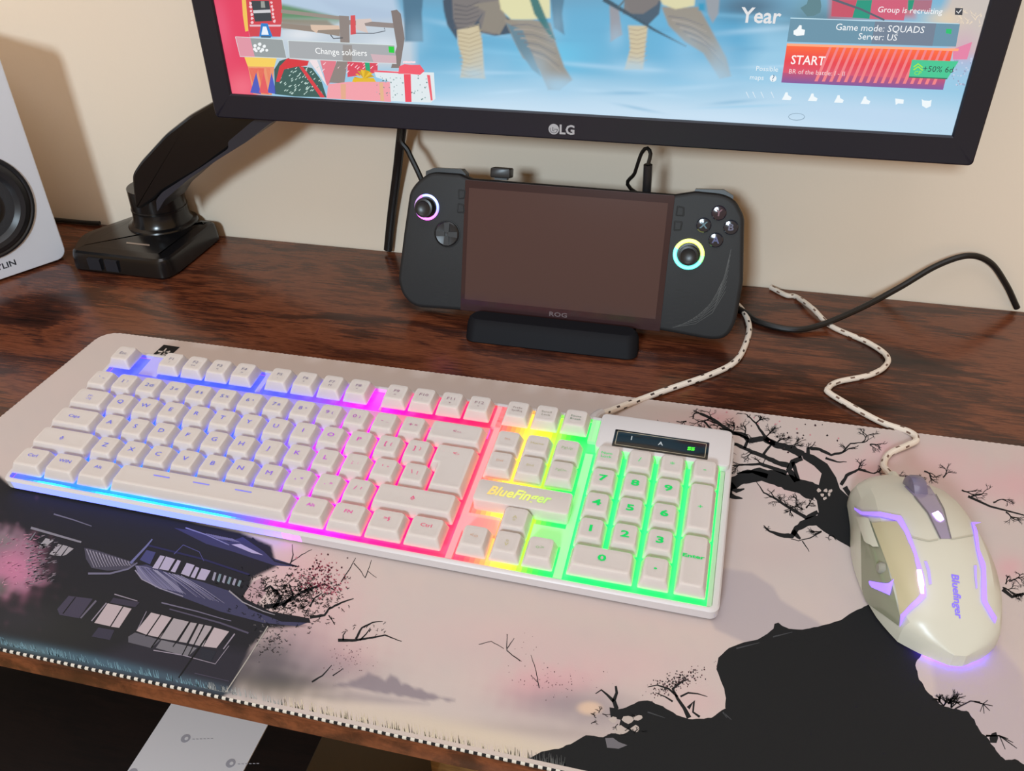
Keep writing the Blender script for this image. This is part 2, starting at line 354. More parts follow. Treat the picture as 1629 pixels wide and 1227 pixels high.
# ------------------------------------------------------------------ desk mat with an ink landscape print
MATM = Matrix.Translation((-469.6, 505.7, 0)) @ Matrix.Rotation(-.002365, 4, 'Z')
DM = thing('desk_mat', 'large pale desk mat printed with a black cliff, cherry tree and pagoda', 'desk mat', M=MATM)
MWD, MD, MZ = 800, 291.7, 3.0
INK = (27, 28, 30)
def matwash(w):
    w.c[:] = lin((203, 191, 187)); N1, N2 = w.noise(60), w.noise(25)
    w.mix(.10+.10*N1, (222, 196, 190)); w.mix(.10*N2, (190, 182, 184))
    w.spot(900, 560, 700, 60, (222, 205, 192), .5)
    # pink cherry haze
    for x, y, rx, ry, a in ((1140, 665, 34, 16, .75), (1090, 690, 60, 30, .35), (1405, 712, 22, 14, .7), (1380, 745, 34, 20, .6), (1490, 735, 70, 30, .5), (1560, 775, 60, 30, .55), (1625, 770, 40, 40, .6), (1605, 905, 26, 22, .8),
                             (1250, 770, 40, 25, .4), (1310, 735, 60, 30, .3), (470, 905, 70, 40, .6), (510, 960, 70, 40, .45), (545, 1050, 50, 28, .6), (850, 1095, 58, 34, .85), (905, 1085, 60, 26, .55), (1000, 1060, 120, 40, .3), (1110, 1120, 50, 30, .35), (480, 1010, 90, 40, .4), (840, 1020, 200, 50, .3)):
        w.spot(x, y, rx, ry, (226, 160, 172), a*.62, 0, 2, .08)
    # far grey hills
    w.poly(crop(800, 900, .307, (1060, 60), (1150, 15), (1290, 35), (1400, 110), (1440, 180), (1540, 240), (1629, 290), (1750, 400), (1300, 420), (1100, 330), (1040, 200)), (176, 166, 172), .75, 3)
    w.poly([(1480, 1030), (1530, 1020), (1590, 1030), (1629, 1075), (1640, 1227), (1500, 1200)], (182, 168, 178), .6, 5)
    w.spot(1240, 880, 90, 30, (200, 182, 180), .5)
    # mist and clouds low in the middle
    w.poly(crop(400, 820, .3318, (400, 815), (520, 780), (560, 755), (640, 790), (665, 760), (700, 780), (720, 810), (820, 835), (880, 860), (970, 888), (800, 880), (660, 860), (560, 840)), (132, 122, 134), .8, 3, 2.5, 10)
    w.poly(crop(400, 820, .3318, (250, 860), (500, 850), (700, 880), (850, 905), (650, 905), (400, 895)), (150, 140, 148), .6, 5)
    w.spot(500, 1060, 95, 30, (140, 130, 138), .75, .1, 2, .08); w.spot(470, 1020, 60, 40, (150, 130, 142), .5, 0, 2, .08)
    w.spot(430, 1085, 90, 24, (62, 62, 66), .9, .1, 2.5, .1); w.spot(425, 1050, 45, 40, (84, 80, 88), .8, 0, 2.5, .1)
    w.spot(900, 1120, 90, 26, (150, 138, 146), .75, .05, 2, .08); w.spot(960, 1140, 60, 26, (158, 146, 150), .6, 0, 2, .08); w.spot(870, 1165, 120, 12, (165, 150, 148), .5, .1)
    w.spot(938, 1127, 20, 11, (226, 196, 172), .9, 0, 5); w.spot(780, 1175, 300, 18, (222, 208, 178), .5, .21)
    # dark pagoda mass
    w.poly([(-60, 735), (0, 758), (16, 772), (60, 776), (380, 846), (432, 868), (440, 902), (402, 920), (395, 945), (440, 985), (486, 996), (428, 1000), (398, 1030), (366, 1100), (330, 1130), (200, 1090), (-60, 1050)], (36, 36, 42), 1, 2.5)
    w.spot(60, 1000, 130, 50, (46, 48, 46), .7); w.spot(25, 985, 60, 30, (56, 54, 62), .5)
    w.poly([(120, 1060), (240, 1010), (410, 1040), (370, 1100), (300, 1100)], (52, 50, 62), .6, 10)
    # left pink tree
    w.poly([(-40, 840), (30, 845), (62, 880), (70, 925), (30, 940), (-40, 950)], (152, 118, 138), .9, 9, 6, 9)
    w.spot(22, 905, 34, 34, (196, 124, 158), .95, 0, 2.2, .3); w.spot(5, 860, 22, 14, (120, 118, 120), .7, 0, 2, .3); w.spot(2, 935, 14, 14, (92, 96, 92), .8)
    # blue-grey frost along the stitched front edge
    w.spot(150, 1052, 160, 9, (84, 118, 138), .65, .214); w.spot(40, 1030, 60, 6, (110, 140, 150), .5, .21)
    w.spot(320, 1090, 60, 7, (90, 110, 126), .5, .214)
art = Art(MATM @ Vector((0, 0, MZ)), (0, 0, 1), MATM.to_3x3() @ Vector((1, 0, 0)), MATM.to_3x3() @ Vector((0, 1, 0)), .03)
art.clip = (2.5, MWD-2.5, -MD+2.2, -2.5)
A4 = lambda *p: crop(1129, 850, .3073, *p)
A3 = lambda *p: crop(800, 900, .307, *p)
# black cliff, right and centre
def ragged(pts, j=1.0, step=6):
    out = []
    for i, p in enumerate(pts[:-1]):
        q = pts[i+1]; n = max(1, int(math.dist(p, q)/step))
        for k in range(n): t = k/n; out.append((p[0]+(q[0]-p[0])*t+(rnd.uniform(-j, j) if k else 0), p[1]+(q[1]-p[1])*t+(rnd.uniform(-j, j) if k else 0)))
    return out+[pts[-1]]
cl = ragged(A3((125, 1010), (200, 965), (290, 950), (370, 915), (430, 880), (520, 890), (560, 870), (600, 872), (610, 800), (560, 790), (552, 735), (600, 745), (640, 735), (700, 705), (750, 700), (830, 730), (900, 775), (960, 795), (1080, 790), (1155, 740)), .9)
cl += ragged(A4((80, 900), (84, 850), (75, 800), (35, 700), (45, 640), (100, 590), (180, 560), (250, 545), (300, 515), (330, 490), (335, 465), (355, 458), (375, 475), (410, 490), (480, 495), (560, 480), (620, 465), (680, 445), (730, 410), (800, 375), (860, 350), (1000, 400), (1160, 540)), .5)
cl += ragged(A4((1150, 580), (1100, 605), (1065, 680), (1080, 740), (1110, 790), (1140, 830), (1190, 880), (1260, 905), (1330, 915), (1370, 960), (1400, 1020), (1450, 1070), (1490, 1130), (1530, 1170), (1580, 1165), (1640, 1200)), 1.3, 4)
cl += [(1660, 1240), (1660, 1420), (1100, 1300), (840, 1222)]
art.poly(cl, INK, 1)
def G(s, *p): return crop(*s, *p)
# tree trunks on the left of the cliff
k = (800, 900, .307)
art.stroke(G(k, (590, 745), (575, 700), (590, 660), (585, 625)), 7, 3, INK, 2, .15); art.stroke(G(k, (575, 705), (540, 670), (510, 645), (480, 665)), 5, 1.2, INK, 2, .15)
art.stroke(G(k, (965, 790), (940, 740), (905, 690), (880, 640), (930, 600), (960, 590)), 7, 2.5, INK, 2, .15)
art.stroke(G(k, (905, 680), (860, 640), (800, 620), (750, 630)), 4, 1, INK, 2, .15); art.stroke(G(k, (920, 680), (960, 660), (1010, 665), (1060, 680)), 3.5, 1, INK, 2, .15)
art.stroke(G(k, (960, 740), (990, 705), (985, 760), (1020, 785)), 5, 3, INK, 2, .3); art.stroke(G(k, (880, 705), (840, 680), (790, 660)), 3, 1, INK, 2)
for i in range(230):
    a = rnd.gauss(0, 1); x = 900+a*65; y = 600-a*26+rnd.gauss(0, 24); x, y = crop(800, 900, .307, (x, y))[0]
    art.blob(x, y, rnd.uniform(.5, 1.5), rnd.choice((INK, (90, 60, 66), (60, 48, 52))), 3)
for i in range(12): x, y = crop(800, 900, .307, (rnd.uniform(450, 740), rnd.uniform(760, 880)))[0]; art.twig(x, y, rnd.uniform(0, 6), 7, 1.5, 2, INK, 3)
for p in ((650, 800, 10, 5), (700, 790, 8, 4), (570, 800, 5, 4), (612, 855, 6, 6), (688, 846, 4, 4)):
    x, y = crop(800, 900, .307, p[:2])[0]; art.blob(x, y, p[3]*1.2, (190, 178, 172), 2, 8, .25, 1.5)
x, y = crop(800, 900, .307, (575, 920))[0]; art.poly(crop(800, 900, .307, (530, 895), (570, 893), (600, 915), (645, 932), (600, 950), (540, 945)), (112, 110, 116), 2)
for p0, p1 in (((60, 800, 900), 0),): pass
for pts in (((1150, 770), (1185, 800)), ((1140, 760), (1160, 790)), ((750, 760), (840, 790)), ((1210, 430), (1330, 400)), ((1400, 370), (1500, 345))): art.stroke(crop(800, 900, .307, *pts), 2.4, .8, (66, 68, 72), 2)
# palms on the cliff edge
for (x, y, L) in ((1210, 890, 20), (1250, 900, 22), (1190, 870, 14), (1235, 880, 26)):
    px, py = A4((x, y))[0]
    for q in range(3): art.twig(px, py, -1.6+rnd.uniform(-.6, .7), L*.6, 2.6, 2, INK, 3, .8, .35)
art.stroke(A4((1270, 905), (1350, 865), (1400, 870)), 2.5, 1.6, (46, 40, 44), 3)
for e in ((1465, 890), (1450, 915), (1420, 930), (1440, 860), (1400, 920)): art.stroke(A4((1370, 868), (1415, 880), e), 2.2, 1, INK, 3)
for e in ((1590, 1110), (1570, 1080), (1530, 1115), (1545, 1060)): art.stroke(A4((1430, 1045), (1500, 1045), e), 3, 1, INK, 3)
art.blob(*A4((1470, 1055))[0], 8, INK, 2)
# big cherry tree between number pad and mouse
k = (1000, 600, .307)
art.poly(G(k, (1212, 940), (1180, 900), (1090, 850), (1010, 800), (960, 760), (985, 700), (975, 640), (930, 590), (880, 560), (930, 540), (985, 560), (1000, 500), (960, 460), (905, 425), (890, 385), (960, 405), (1030, 450), (1075, 520), (1095, 580), (1150, 630), (1200, 690), (1240, 760), (1240, 900)), INK, 1)
S_ = lambda pts, a, b_, l=2: art.stroke(ragged(G(k, *pts), .5, 5), a, b_, INK, l, .12)
S_(((970, 600), (900, 570), (820, 545), (750, 520), (680, 505), (600, 520), (520, 560), (490, 640)), 26, 17); S_(((520, 560), (560, 590), (600, 580)), 14, 2); S_(((505, 600), (540, 620), (590, 630)), 12, 1.5); S_(((500, 560), (495, 690)), 14, 3)
S_(((870, 540), (830, 480), (850, 440), (900, 420)), 9, 8); S_(((880, 540), (860, 470), (850, 440)), 6, 6)
S_(((900, 405), (840, 370), (760, 350), (700, 320), (620, 330), (600, 300), (540, 290), (480, 250), (430, 215), (370, 190)), 12, 4)
S_(((830, 460), (760, 440), (700, 410), (640, 390), (600, 370), (560, 350), (490, 330), (440, 280), (390, 230)), 8, 3)
S_(((760, 350), (700, 300), (660, 240), (615, 200)), 6, 1.5); S_(((700, 400), (740, 350), (700, 320)), 4, 3); S_(((600, 370), (620, 320), (540, 285), (470, 265)), 5, 2.5)
S_(((930, 400), (930, 370), (990, 375), (1050, 405), (1110, 390), (1150, 345), (1210, 340)), 6, 1.5); S_(((1100, 560), (1130, 510), (1190, 480), (1270, 500)), 6, 1.8); S_(((1020, 420), (1080, 440), (1130, 440)), 4, 1)
S_(((820, 500), (740, 470), (680, 450), (600, 455), (540, 460)), 8, 1.5); S_(((720, 515), (640, 490), (560, 500)), 8, 2)
S_(((1010, 740), (930, 750), (870, 785), (845, 825), (790, 820), (730, 800), (700, 770)), 17, 1.6); S_(((850, 800), (890, 840)), 10, 3); S_(((980, 700), (920, 730), (870, 700), (820, 670), (760, 630), (700, 600), (660, 540)), 7, 1)
S_(((1000, 800), (940, 835), (880, 850), (840, 840)), 2.5, 1); S_(((900, 850), (935, 905)), 2, 1); S_(((1150, 870), (1205, 930)), 8, 3); S_(((1120, 570), (1165, 640), (1100, 660)), 8, 3)
for (x, y, a, L, n) in ((430, 215, 3.4, 16, 3), (480, 250, 2.8, 14, 2), (540, 290, -1.8, 15, 3), (600, 300, -1.2, 15, 3), (620, 210, -1.9, 12, 2), (660, 240, -1.0, 14, 3), (700, 320, -1.2, 15, 3), (760, 350, -1.0, 14, 3), (840, 370, -1.3, 13, 3), (930, 375, -1.3, 10, 2), (440, 280, 2.6, 14, 3), (490, 330, 2.6, 14, 2), (560, 350, 2.4, 14, 3), (640, 390, 2.3, 12, 2),
                        (600, 455, 3.0, 16, 3), (540, 500, 3.3, 12, 2), (700, 450, -2.4, 12, 2), (1210, 340, -.3, 16, 3), (1250, 350, .3, 14, 2), (1270, 500, -.6, 12, 2), (1190, 480, -1.2, 12, 2), (1110, 390, -.8, 14, 2), (820, 670, -2.6, 14, 3), (760, 630, -2.4, 12, 2), (870, 700, -1.4, 12, 3), (900, 690, -1.9, 12, 3), (920, 680, -1.0, 12, 2), (840, 690, 2.0, 8, 2),
                        (1150, 690, -1.2, 9, 2), (1160, 720, -.8, 8, 2), (730, 800, 3.4, 9, 1), (370, 190, -2.6, 10, 2), (300, 230, 3.0, 8, 2), (1000, 800, 2.5, 12, 2), (1040, 820, .6, 10, 1), (870, 640, -2.0, 10, 2)):
    px, py = G(k, (x, y))[0]; art.twig(px, py, a, L, 2.4, n, INK, 3, .8, .5); art.twig(px, py, a+.5, L*.8, 1.6, n, INK, 3, .9, .6)
for (x, y) in ((140, 250), (170, 260), (200, 262), (235, 268), (330, 285)): px, py = G(k, (x, y))[0]; art.twig(px, py, -1.6+rnd.uniform(-.5, .5), 6, 1.5, 2, (50, 42, 46), 3)
for (x, y) in ((1020, 590), (1000, 610), (1040, 610), (985, 590), (1015, 630), (1045, 590)): art.blob(*G(k, (x, y))[0], 3, (196, 182, 176), 2, 7, .5)
for i in range(70):
    x, y = rnd.gauss(650, 220), rnd.gauss(280, 60); art.blob(*G(k, (x, y))[0], rnd.uniform(.7, 1.8), rnd.choice((INK, (70, 50, 56), (206, 140, 150))), 3)
# branches right of the mouse cable and at the right edge
for (x, y, a, L, n) in ((1415, 750, .6, 16, 3), (1440, 758, .2, 15, 3), (1470, 750, .4, 15, 3), (1500, 760, -.5, 14, 3), (1530, 780, .2, 18, 3), (1545, 790, -.2, 18, 3), (1580, 800, -.4, 16, 3), (1600, 815, .2, 16, 3), (1605, 925, -.3, 16, 3), (1595, 935, .3, 18, 3), (1600, 930, -1.0, 10, 2), (1340, 640, -.2, 1, 0)):
    art.twig(x, y, a, L, 2.6, n, INK, 3, .7, .5)
art.stroke([(1540, 790), (1575, 806), (1629, 820)], 4, 2, INK, 3); art.stroke([(1595, 938), (1610, 950), (1629, 945)], 6, 4, INK, 3)
# blossom tree beside the pagoda
k = (400, 820, .3318)
for pts, a, b_ in ((((60, 440), (130, 430), (200, 400), (240, 370)), 7, 4), (((280, 490), (350, 480), (370, 450), (430, 420), (490, 400)), 5, 1.5), (((280, 440), (300, 400), (340, 370)), 3, 1), (((370, 480), (400, 525)), 2, 1), (((110, 450), (140, 390), (90, 340), (60, 360)), 6, 3), (((150, 440), (200, 380), (180, 330)), 5, 2),
                   (((240, 370), (290, 350), (350, 330), (400, 360)), 5, 2), (((430, 320), (470, 260), (500, 205)), 2, .8), (((490, 230), (520, 262), (545, 300)), 1.4, .8), (((545, 300), (565, 250), (575, 215)), 1.4, .7), (((185, 235), (200, 190), (196, 140)), 2, .8), (((190, 225), (240, 190), (290, 165)), 1.6, .8), (((560, 270), (600, 300)), 1, .5), (((415, 600), (500, 600), (560, 590), (640, 575), (720, 605)), 5, 1), (((440, 600), (440, 575), (455, 555)), 3, 1), (((500, 595), (530, 540), (580, 515), (630, 510)), 4, 1.2), (((520, 600), (550, 570), (570, 540)), 3, 1),
                   (((290, 800), (340, 770), (385, 720)), 3, 1), (((390, 770), (440, 735)), 2, 1), (((1090, 620), (1150, 605), (1210, 640)), 1, .8), (((1290, 700), (1225, 650), (1225, 570)), 1.6, 1), (((1225, 640), (1260, 590)), 1.4, .8), (((1380, 830), (1365, 750), (1340, 670)), 1.4, .7), (((1370, 800), (1340, 770)), 1, .7)):
    art.stroke(ragged(crop(*k, *pts), .5, 5), a, b_, INK, 3, .12)
for i in range(640):
    x, y = rnd.gauss(200, 115), rnd.gauss(380, 55)
    if y < 250+(x-200)*.1 or x > 480: continue
    p = crop(*k, (x, y))[0]; art.twig(p[0], p[1], rnd.uniform(0, 6.3), rnd.uniform(2.5, 6), 1.2, 1, INK, 3, 1, .9)
for i in range(170):
    p = crop(*k, (rnd.gauss(330, 60), rnd.gauss(285, 38)))[0]; art.blob(*p, rnd.uniform(.7, 1.8), rnd.choice(((120, 40, 62), (150, 74, 90), (70, 34, 44), (196, 130, 140))), 4)
for i in range(60): p = crop(*k, (rnd.gauss(390, 30), rnd.gauss(350, 22)))[0]; art.blob(*p, rnd.uniform(.7, 1.5), rnd.choice(((150, 60, 84), (190, 110, 124))), 4)
for i in range(60): p = crop(*k, (rnd.gauss(460, 60), rnd.gauss(690, 30)))[0]; art.blob(*p, rnd.uniform(.3, .9), rnd.choice(((110, 70, 84), (70, 50, 60))), 4)
for i in range(60): p = (rnd.gauss(885, 32), rnd.gauss(1085, 12)); art.blob(*p, rnd.uniform(.3, .9), rnd.choice(((110, 70, 84), (60, 44, 50))), 4)
for i in range(90): p = crop(*k, (rnd.gauss(90, 50), rnd.gauss(600, 40)))[0]; art.twig(p[0], p[1], rnd.uniform(0, 6.3), 3, 1, 1, rnd.choice((INK, INK, (120, 116, 120))), 3, 1, .8)
for i in range(14): p = crop(*k, (rnd.uniform(430, 650), rnd.uniform(520, 600)))[0]; art.twig(p[0], p[1], -1.2, 4, 1, 1, INK, 3)
for i in range(16): p = crop(*k, (rnd.uniform(1220, 1420), rnd.uniform(560, 740)))[0]; art.blob(*p, .6, (110, 80, 84), 3)
# pagoda: roofs, railings and lit paper windows
PA = (0, 860, .163); PB = (240, 900, .163); P1 = (0, 780, .3644)
def quad(k_, c, *p, l=3): art.poly(crop(*k_, *p), c, l)
L1, L2, SL, RF = (186, 172, 178), (150, 142, 158), (70, 68, 86), (104, 104, 140)
for q in (((595, 615), (660, 535), (700, 545), (640, 632)), ((645, 633), (705, 545), (750, 558), (698, 645))): quad(P1, L1, *q)
for q in (((700, 648), (758, 560), (825, 575), (775, 660)), ((780, 662), (832, 578), (860, 582), (815, 668)), ((822, 670), (868, 585), (888, 588), (845, 675)), ((850, 676), (895, 590), (925, 596), (885, 684))): quad(P1, (166, 158, 164), *q)
quad(P1, L1, (888, 683), (935, 600), (1000, 618), (945, 690))
quad(P1, (96, 94, 104), (560, 640), (590, 622), (700, 655), (660, 690), (560, 665), l=2); quad(P1, (118, 116, 124), (680, 690), (705, 655), (860, 690), (820, 728)); quad(P1, (44, 46, 56), (880, 690), (945, 705), (920, 750), (870, 735), l=4)
for s0, s1, w_ in (((704, 542), (636, 640), 1.6), ((756, 554), (660, 690), 2.6), ((829, 574), (755, 685), 2.2), ((866, 584), (795, 722), 2.2), ((892, 588), (822, 725), 2.2), ((932, 598), (780, 820), 3), ((1025, 628), (975, 695), 2.2)):
    art.stroke(crop(*P1, s0, s1), w_, w_*.7, INK if s0[0] < 1000 else L2, 5)
art.stroke(crop(*P1, (670, 700), (800, 722), (940, 760), (1000, 680)), 1.6, 1, L2, 5); art.stroke(crop(*P1, (500, 455), (600, 485)), 1.8, 1.2, L2, 4); art.stroke(crop(*P1, (705, 492), (860, 530), (980, 565), (1010, 572)), 2.2, 1, (112, 108, 130), 4)
art.stroke(crop(*P1, (740, 520), (850, 550), (960, 580), (1085, 625)), 2, 3, (84, 80, 100), 4); art.stroke(crop(*P1, (640, 530), (600, 610)), 1, 1, L2, 4)
quad(P1, L1, (412, 580), (470, 495), (535, 508), (480, 595)); quad(P1, L1, (485, 597), (540, 510), (575, 518), (520, 602)); art.stroke(crop(*P1, (465, 493), (400, 572)), 1.8, 1.6, L2, 4)
quad(P1, (70, 66, 84), (250, 520), (300, 462), (405, 475), (345, 560), (260, 545)); art.stroke(crop(*P1, (420, 483), (352, 560)), 3, 2.6, (104, 100, 116), 4); art.stroke(crop(*P1, (330, 468), (275, 540)), 1.6, 1.6, INK, 4)
quad(P1, (62, 58, 74), (495, 470), (610, 490), (590, 512), (480, 492)); quad(P1, (60, 58, 74), (400, 640), (430, 600), (500, 612), (480, 655))
# lower curved roof
quad(P1, (66, 66, 96), (590, 330), (640, 325), (760, 370), (880, 400), (1000, 440), (1100, 510), (1200, 555), (1345, 578), (1300, 595), (1150, 580), (960, 530), (800, 470), (690, 430), (610, 385), l=2)
quad(P1, (120, 118, 150), (590, 330), (640, 335), (760, 385), (800, 450), (690, 425), (610, 380), l=3)
for i in range(26): t = i/25; art.stroke(crop(*P1, (600+t*190, 332+t*42), (630+t*260, 372+t*60), (680+t*300, 425+t*70)), 1.2, .4, rnd.choice(((150, 148, 176), (70, 70, 104), (110, 108, 150))), 4)
art.stroke(crop(*P1, (590, 350), (620, 390), (700, 430), (800, 465)), 2, 1.4, (150, 146, 168), 5); art.stroke(crop(*P1, (1000, 440), (1060, 490), (1150, 530), (1200, 545)), 2.4, 1, (150, 146, 156), 5); quad(P1, (30, 30, 36), (1010, 440), (1060, 470), (1180, 530), (1350, 560), (1355, 580), (1230, 575), (1090, 520), l=4)
quad(P1, (186, 156, 162), (1062, 460), (1105, 400), (1150, 380), (1160, 450), (1120, 500), (1080, 490), l=2)
# upper storey windows
for q in (((665, 340), (700, 285), (720, 290), (690, 345)), ((695, 345), (725, 290), (765, 302), (735, 352)), ((745, 355), (775, 305), (790, 310), (765, 360)), ((790, 365), (815, 318), (850, 328), (825, 378)), ((832, 380), (855, 335), (870, 340), (850, 385)), ((858, 388), (880, 342), (920, 352), (895, 395))): quad(P1, (176, 168, 196), *q)
for i in range(6): x = 925+i*22; quad(P1, (120, 140, 150) if i % 2 else (150, 148, 168), (x, 392+i*5), (x+10, 358+i*7), (x+20, 361+i*7), (x+10, 398+i*5))
art.stroke(crop(*P1, (570, 320), (640, 245), (665, 215)), 4, 2, (110, 112, 158), 4); quad(P1, (70, 72, 120), (610, 305), (640, 262), (680, 272), (655, 325))
art.stroke(crop(*P1, (640, 240), (760, 270), (880, 300), (1090, 370)), 3, 3, (44, 44, 82), 3)
art.stroke(crop(*P1, (760, 280), (800, 240), (870, 270), (890, 310)), 1.6, 1, (80, 80, 130), 4)
# top roof under the keyboard edge
quad(P1, (60, 60, 96), (760, 165), (860, 180), (1000, 225), (1060, 205), (1110, 240), (1200, 300), (1310, 335), (1200, 330), (1020, 270), (900, 235), l=2)
quad(P1, (176, 168, 200), (1010, 238), (1050, 235), (1150, 285), (1100, 275), l=4); art.stroke(crop(*P1, (1100, 210), (1150, 260), (1200, 310), (1300, 335)), 4, 2, (34, 34, 44), 4)
art.stroke(crop(*P1, (810, 165), (900, 195), (1000, 240)), 2, 1.5, (130, 130, 170), 4)
for i in range(12): t = i/11; art.stroke(crop(*P1, (900+t*110, 190+t*22), (960+t*90, 215+t*15)), 1, .5, (120, 118, 150), 4)
# left wing: ribbed roof and small windows
quad(P1, (74, 72, 88), (368, 252), (420, 262), (590, 318), (560, 345), (470, 352), (400, 340), (375, 300), l=2)
for i in range(14): t = i/13; art.stroke(crop(*P1, (378+t*180, 258+t*52), (395+t*170, 300+t*26), (412+t*160, 338-t*8)), 1.6, .8, (150, 146, 164), 4)
art.stroke(crop(*P1, (385, 365), (480, 365), (560, 345), (600, 318)), 3.4, 2.2, (112, 110, 134), 5)
for q in (((215, 280), (255, 235), (270, 240), (235, 285)), ((240, 285), (275, 240), (298, 246), (265, 288)), ((272, 288), (300, 248), (322, 256), (290, 282)), ((170, 245), (200, 210), (235, 220), (195, 250))): quad(P1, (160, 156, 164), *q)
art.stroke(crop(*P1, (135, 165), (240, 195), (355, 228)), 4, 3, (132, 130, 142), 4); art.stroke(crop(*P1, (235, 105), (320, 130), (400, 158)), 2.4, 1.4, (110, 108, 126), 4); art.stroke(crop(*P1, (130, 220), (155, 185)), 2, 1.4, (120, 118, 130), 4)
art.stroke(crop(*P1, (1170, 595), (1080, 740), (985, 885)), 1.6, 1.8, (170, 166, 160), 5); art.stroke(crop(*P1, (860, 860), (985, 885), (1030, 885)), 1.4, 1, (130, 136, 140), 5); art.stroke(crop(*P1, (850, 800), (1000, 835)), 1.4, 1, (76, 72, 90), 4)
for i in range(150):                          # torn blossom edge of the left tree
    x, y = rnd.uniform(40, 88), rnd.uniform(850, 930); art.stroke([(x, y), (x+rnd.uniform(3, 9), y-rnd.uniform(.5, 3))], rnd.uniform(1, 2.2), .5, rnd.choice(((140, 128, 140), (36, 36, 42), (110, 104, 116))), 3)
for i in range(110):
    x, y = rnd.uniform(0, 60), rnd.uniform(850, 935); art.stroke([(x, y), (x+rnd.uniform(2, 8), y-rnd.uniform(-1, 4))], 1.2, .4, rnd.choice(((210, 150, 176), (150, 92, 120), (176, 120, 146))), 3)
# short frost ticks along the front edge
fx = lambda x: 1031+(x*.2143)
for i in range(620):
    x = rnd.uniform(0, 900); y = fx(x)-3; L = rnd.uniform(3, 15)*(1.2 if x > 450 else 1); c = (120, 160, 178) if x < 330 else ((170, 176, 176) if x < 450 else (222, 210, 186))
    if x > 840: c = (90, 92, 92)
    art.stroke([(x, y+1), (x+rnd.uniform(-.8, .4), y-L)], 1.3, .4, c, 3)
# maker's tab printed at the far left corner
def quadp(c, pts, l): art.poly(pts, c, l)
T = lambda *p: crop(100, 540, .1473, *p)
quadp((26, 26, 27), T((1090, 60), (1265, 85), (1060, 270), (878, 250)), 6)
for a_, b_, w_ in (((975, 185), (1160, 130), 3), ((1040, 195), (1120, 100), 3), ((1030, 130), (1150, 150), 2.6), ((1060, 175), (1140, 165), 2), ((940, 245), (1010, 262), 2.6), ((960, 232), (1000, 270), 2)): art.stroke(T(a_, b_), w_, w_*.6, (206, 200, 196), 7)

nx_, ny_ = 801, 293
GX = np.linspace(0, MWD, nx_); GY = np.linspace(0, -MD, ny_); XX, YY = np.meshgrid(GX, GY)
RC = 14.0                                     # rounded corners: pull the outer grid in
def corner(X, Y):
    X = X.copy(); Y = Y.copy()
    dx = np.minimum(X, MWD-X); 
    for yy, s_ in ((Y, 1),):
        for top in (0, 1):
            d = (-Y if top == 0 else Y+MD)
            lim = np.where(d < RC, RC-np.sqrt(np.maximum(RC*RC-(RC-d)**2, 0)), 0)
            X = np.where(X < RC, lim+X*(RC-lim)/RC, X); X = np.where(X > MWD-RC, MWD-(lim+(MWD-X)*(RC-lim)/RC), X)
    return X, Y
XX, YY = corner(XX, YY)
loc = np.stack([XX.ravel(), YY.ravel(), np.full(XX.size, MZ)], 1); Mn = np.array(MATM)
PW = loc @ Mn[:3, :3].T+Mn[:3, 3]; ws = Wash(PW); matwash(ws)
i_ = (np.arange(ny_-1)[:, None]*nx_+np.arange(nx_-1)[None, :]).ravel(); LQ = np.stack([i_, i_+nx_, i_+nx_+1, i_+1], 1)
matprint = vcmat('printed_cloth', .78, gain=.93, spec=.25, bump=.15)
join_art('printed_surface', PW, LQ, ws.c, art, [matprint], DM, MATM)
ol = rrect(0, MWD, -MD, 0, RC, 8)
MB().prism(ol, 0.2, 2.95).build('rubber_base', mat('black_rubber', (24, 24, 25), .8), DM, smooth=0)
b = MB(); OL = [Vector((x, y, 2.2)) for x, y in ol]; OL.append(OL[0])
E_ = []; tot = 0
for a_, c_ in zip(OL, OL[1:]):
    n = max(1, int((c_-a_).length/1.0))
    for q in range(n): E_.append(a_.lerp(c_, q/n))
for i in range(len(E_)):
    a_, c_ = E_[i], E_[(i+1) % len(E_)]; t = (c_-a_).normalized(); nn = Vector((-t.y, t.x, 0)); front = a_.y < -MD+4
    if front: col = lin((205, 200, 190)) if (i//2) % 2 else lin((28, 28, 30))
    else: col = lin((206, 190, 182)) if (i//2) % 2 else lin((186, 172, 166))
    r_ = .95*(1.0 if (i//2) % 2 else .8); ring = [(math.cos(q*math.pi/3+.5), math.sin(q*math.pi/3+.5)) for q in range(6)]
    b.loft([[tuple(p+nn*(r_*u)+Vector((0, 0, r_*v))) for u, v in ring] for p in (a_, c_)], 0, col, False, False)
b.build('stitched_edge', vcmat('stitching_thread', .8), DM, smooth=0, color=True)

# ------------------------------------------------------------------ keyboard
U = 19.05
KM = Matrix.Translation((-405.910, 331.2505, 23.0)) @ Matrix.Rotation(-.020463, 4, 'Z') @ Matrix.Rotation(.130137, 4, 'X') @ Matrix.Translation((0, 0, -18))
KB = thing('keyboard', 'white wired keyboard with rainbow backlight across the desk mat', 'keyboard', M=KM)
white = mat('white_abs_plastic', (208, 203, 204), .38, spec=.45, noise=.0, bump=.08, nscale=900)
capm = mat('white_keycap_plastic', (208, 200, 196), .45, spec=.4, bump=.06, nscale=1200)
_b = capm.node_tree.nodes['Principled BSDF']; _b.inputs['Subsurface Weight'].default_value = .85; _b.inputs['Subsurface Radius'].default_value = (1, 1, 1); _b.inputs['Subsurface Scale'].default_value = .0035
def mixc(a, b, t): t = min(max(t, 0), 1); return tuple(a[i]*(1-t)+b[i]*t for i in range(3))
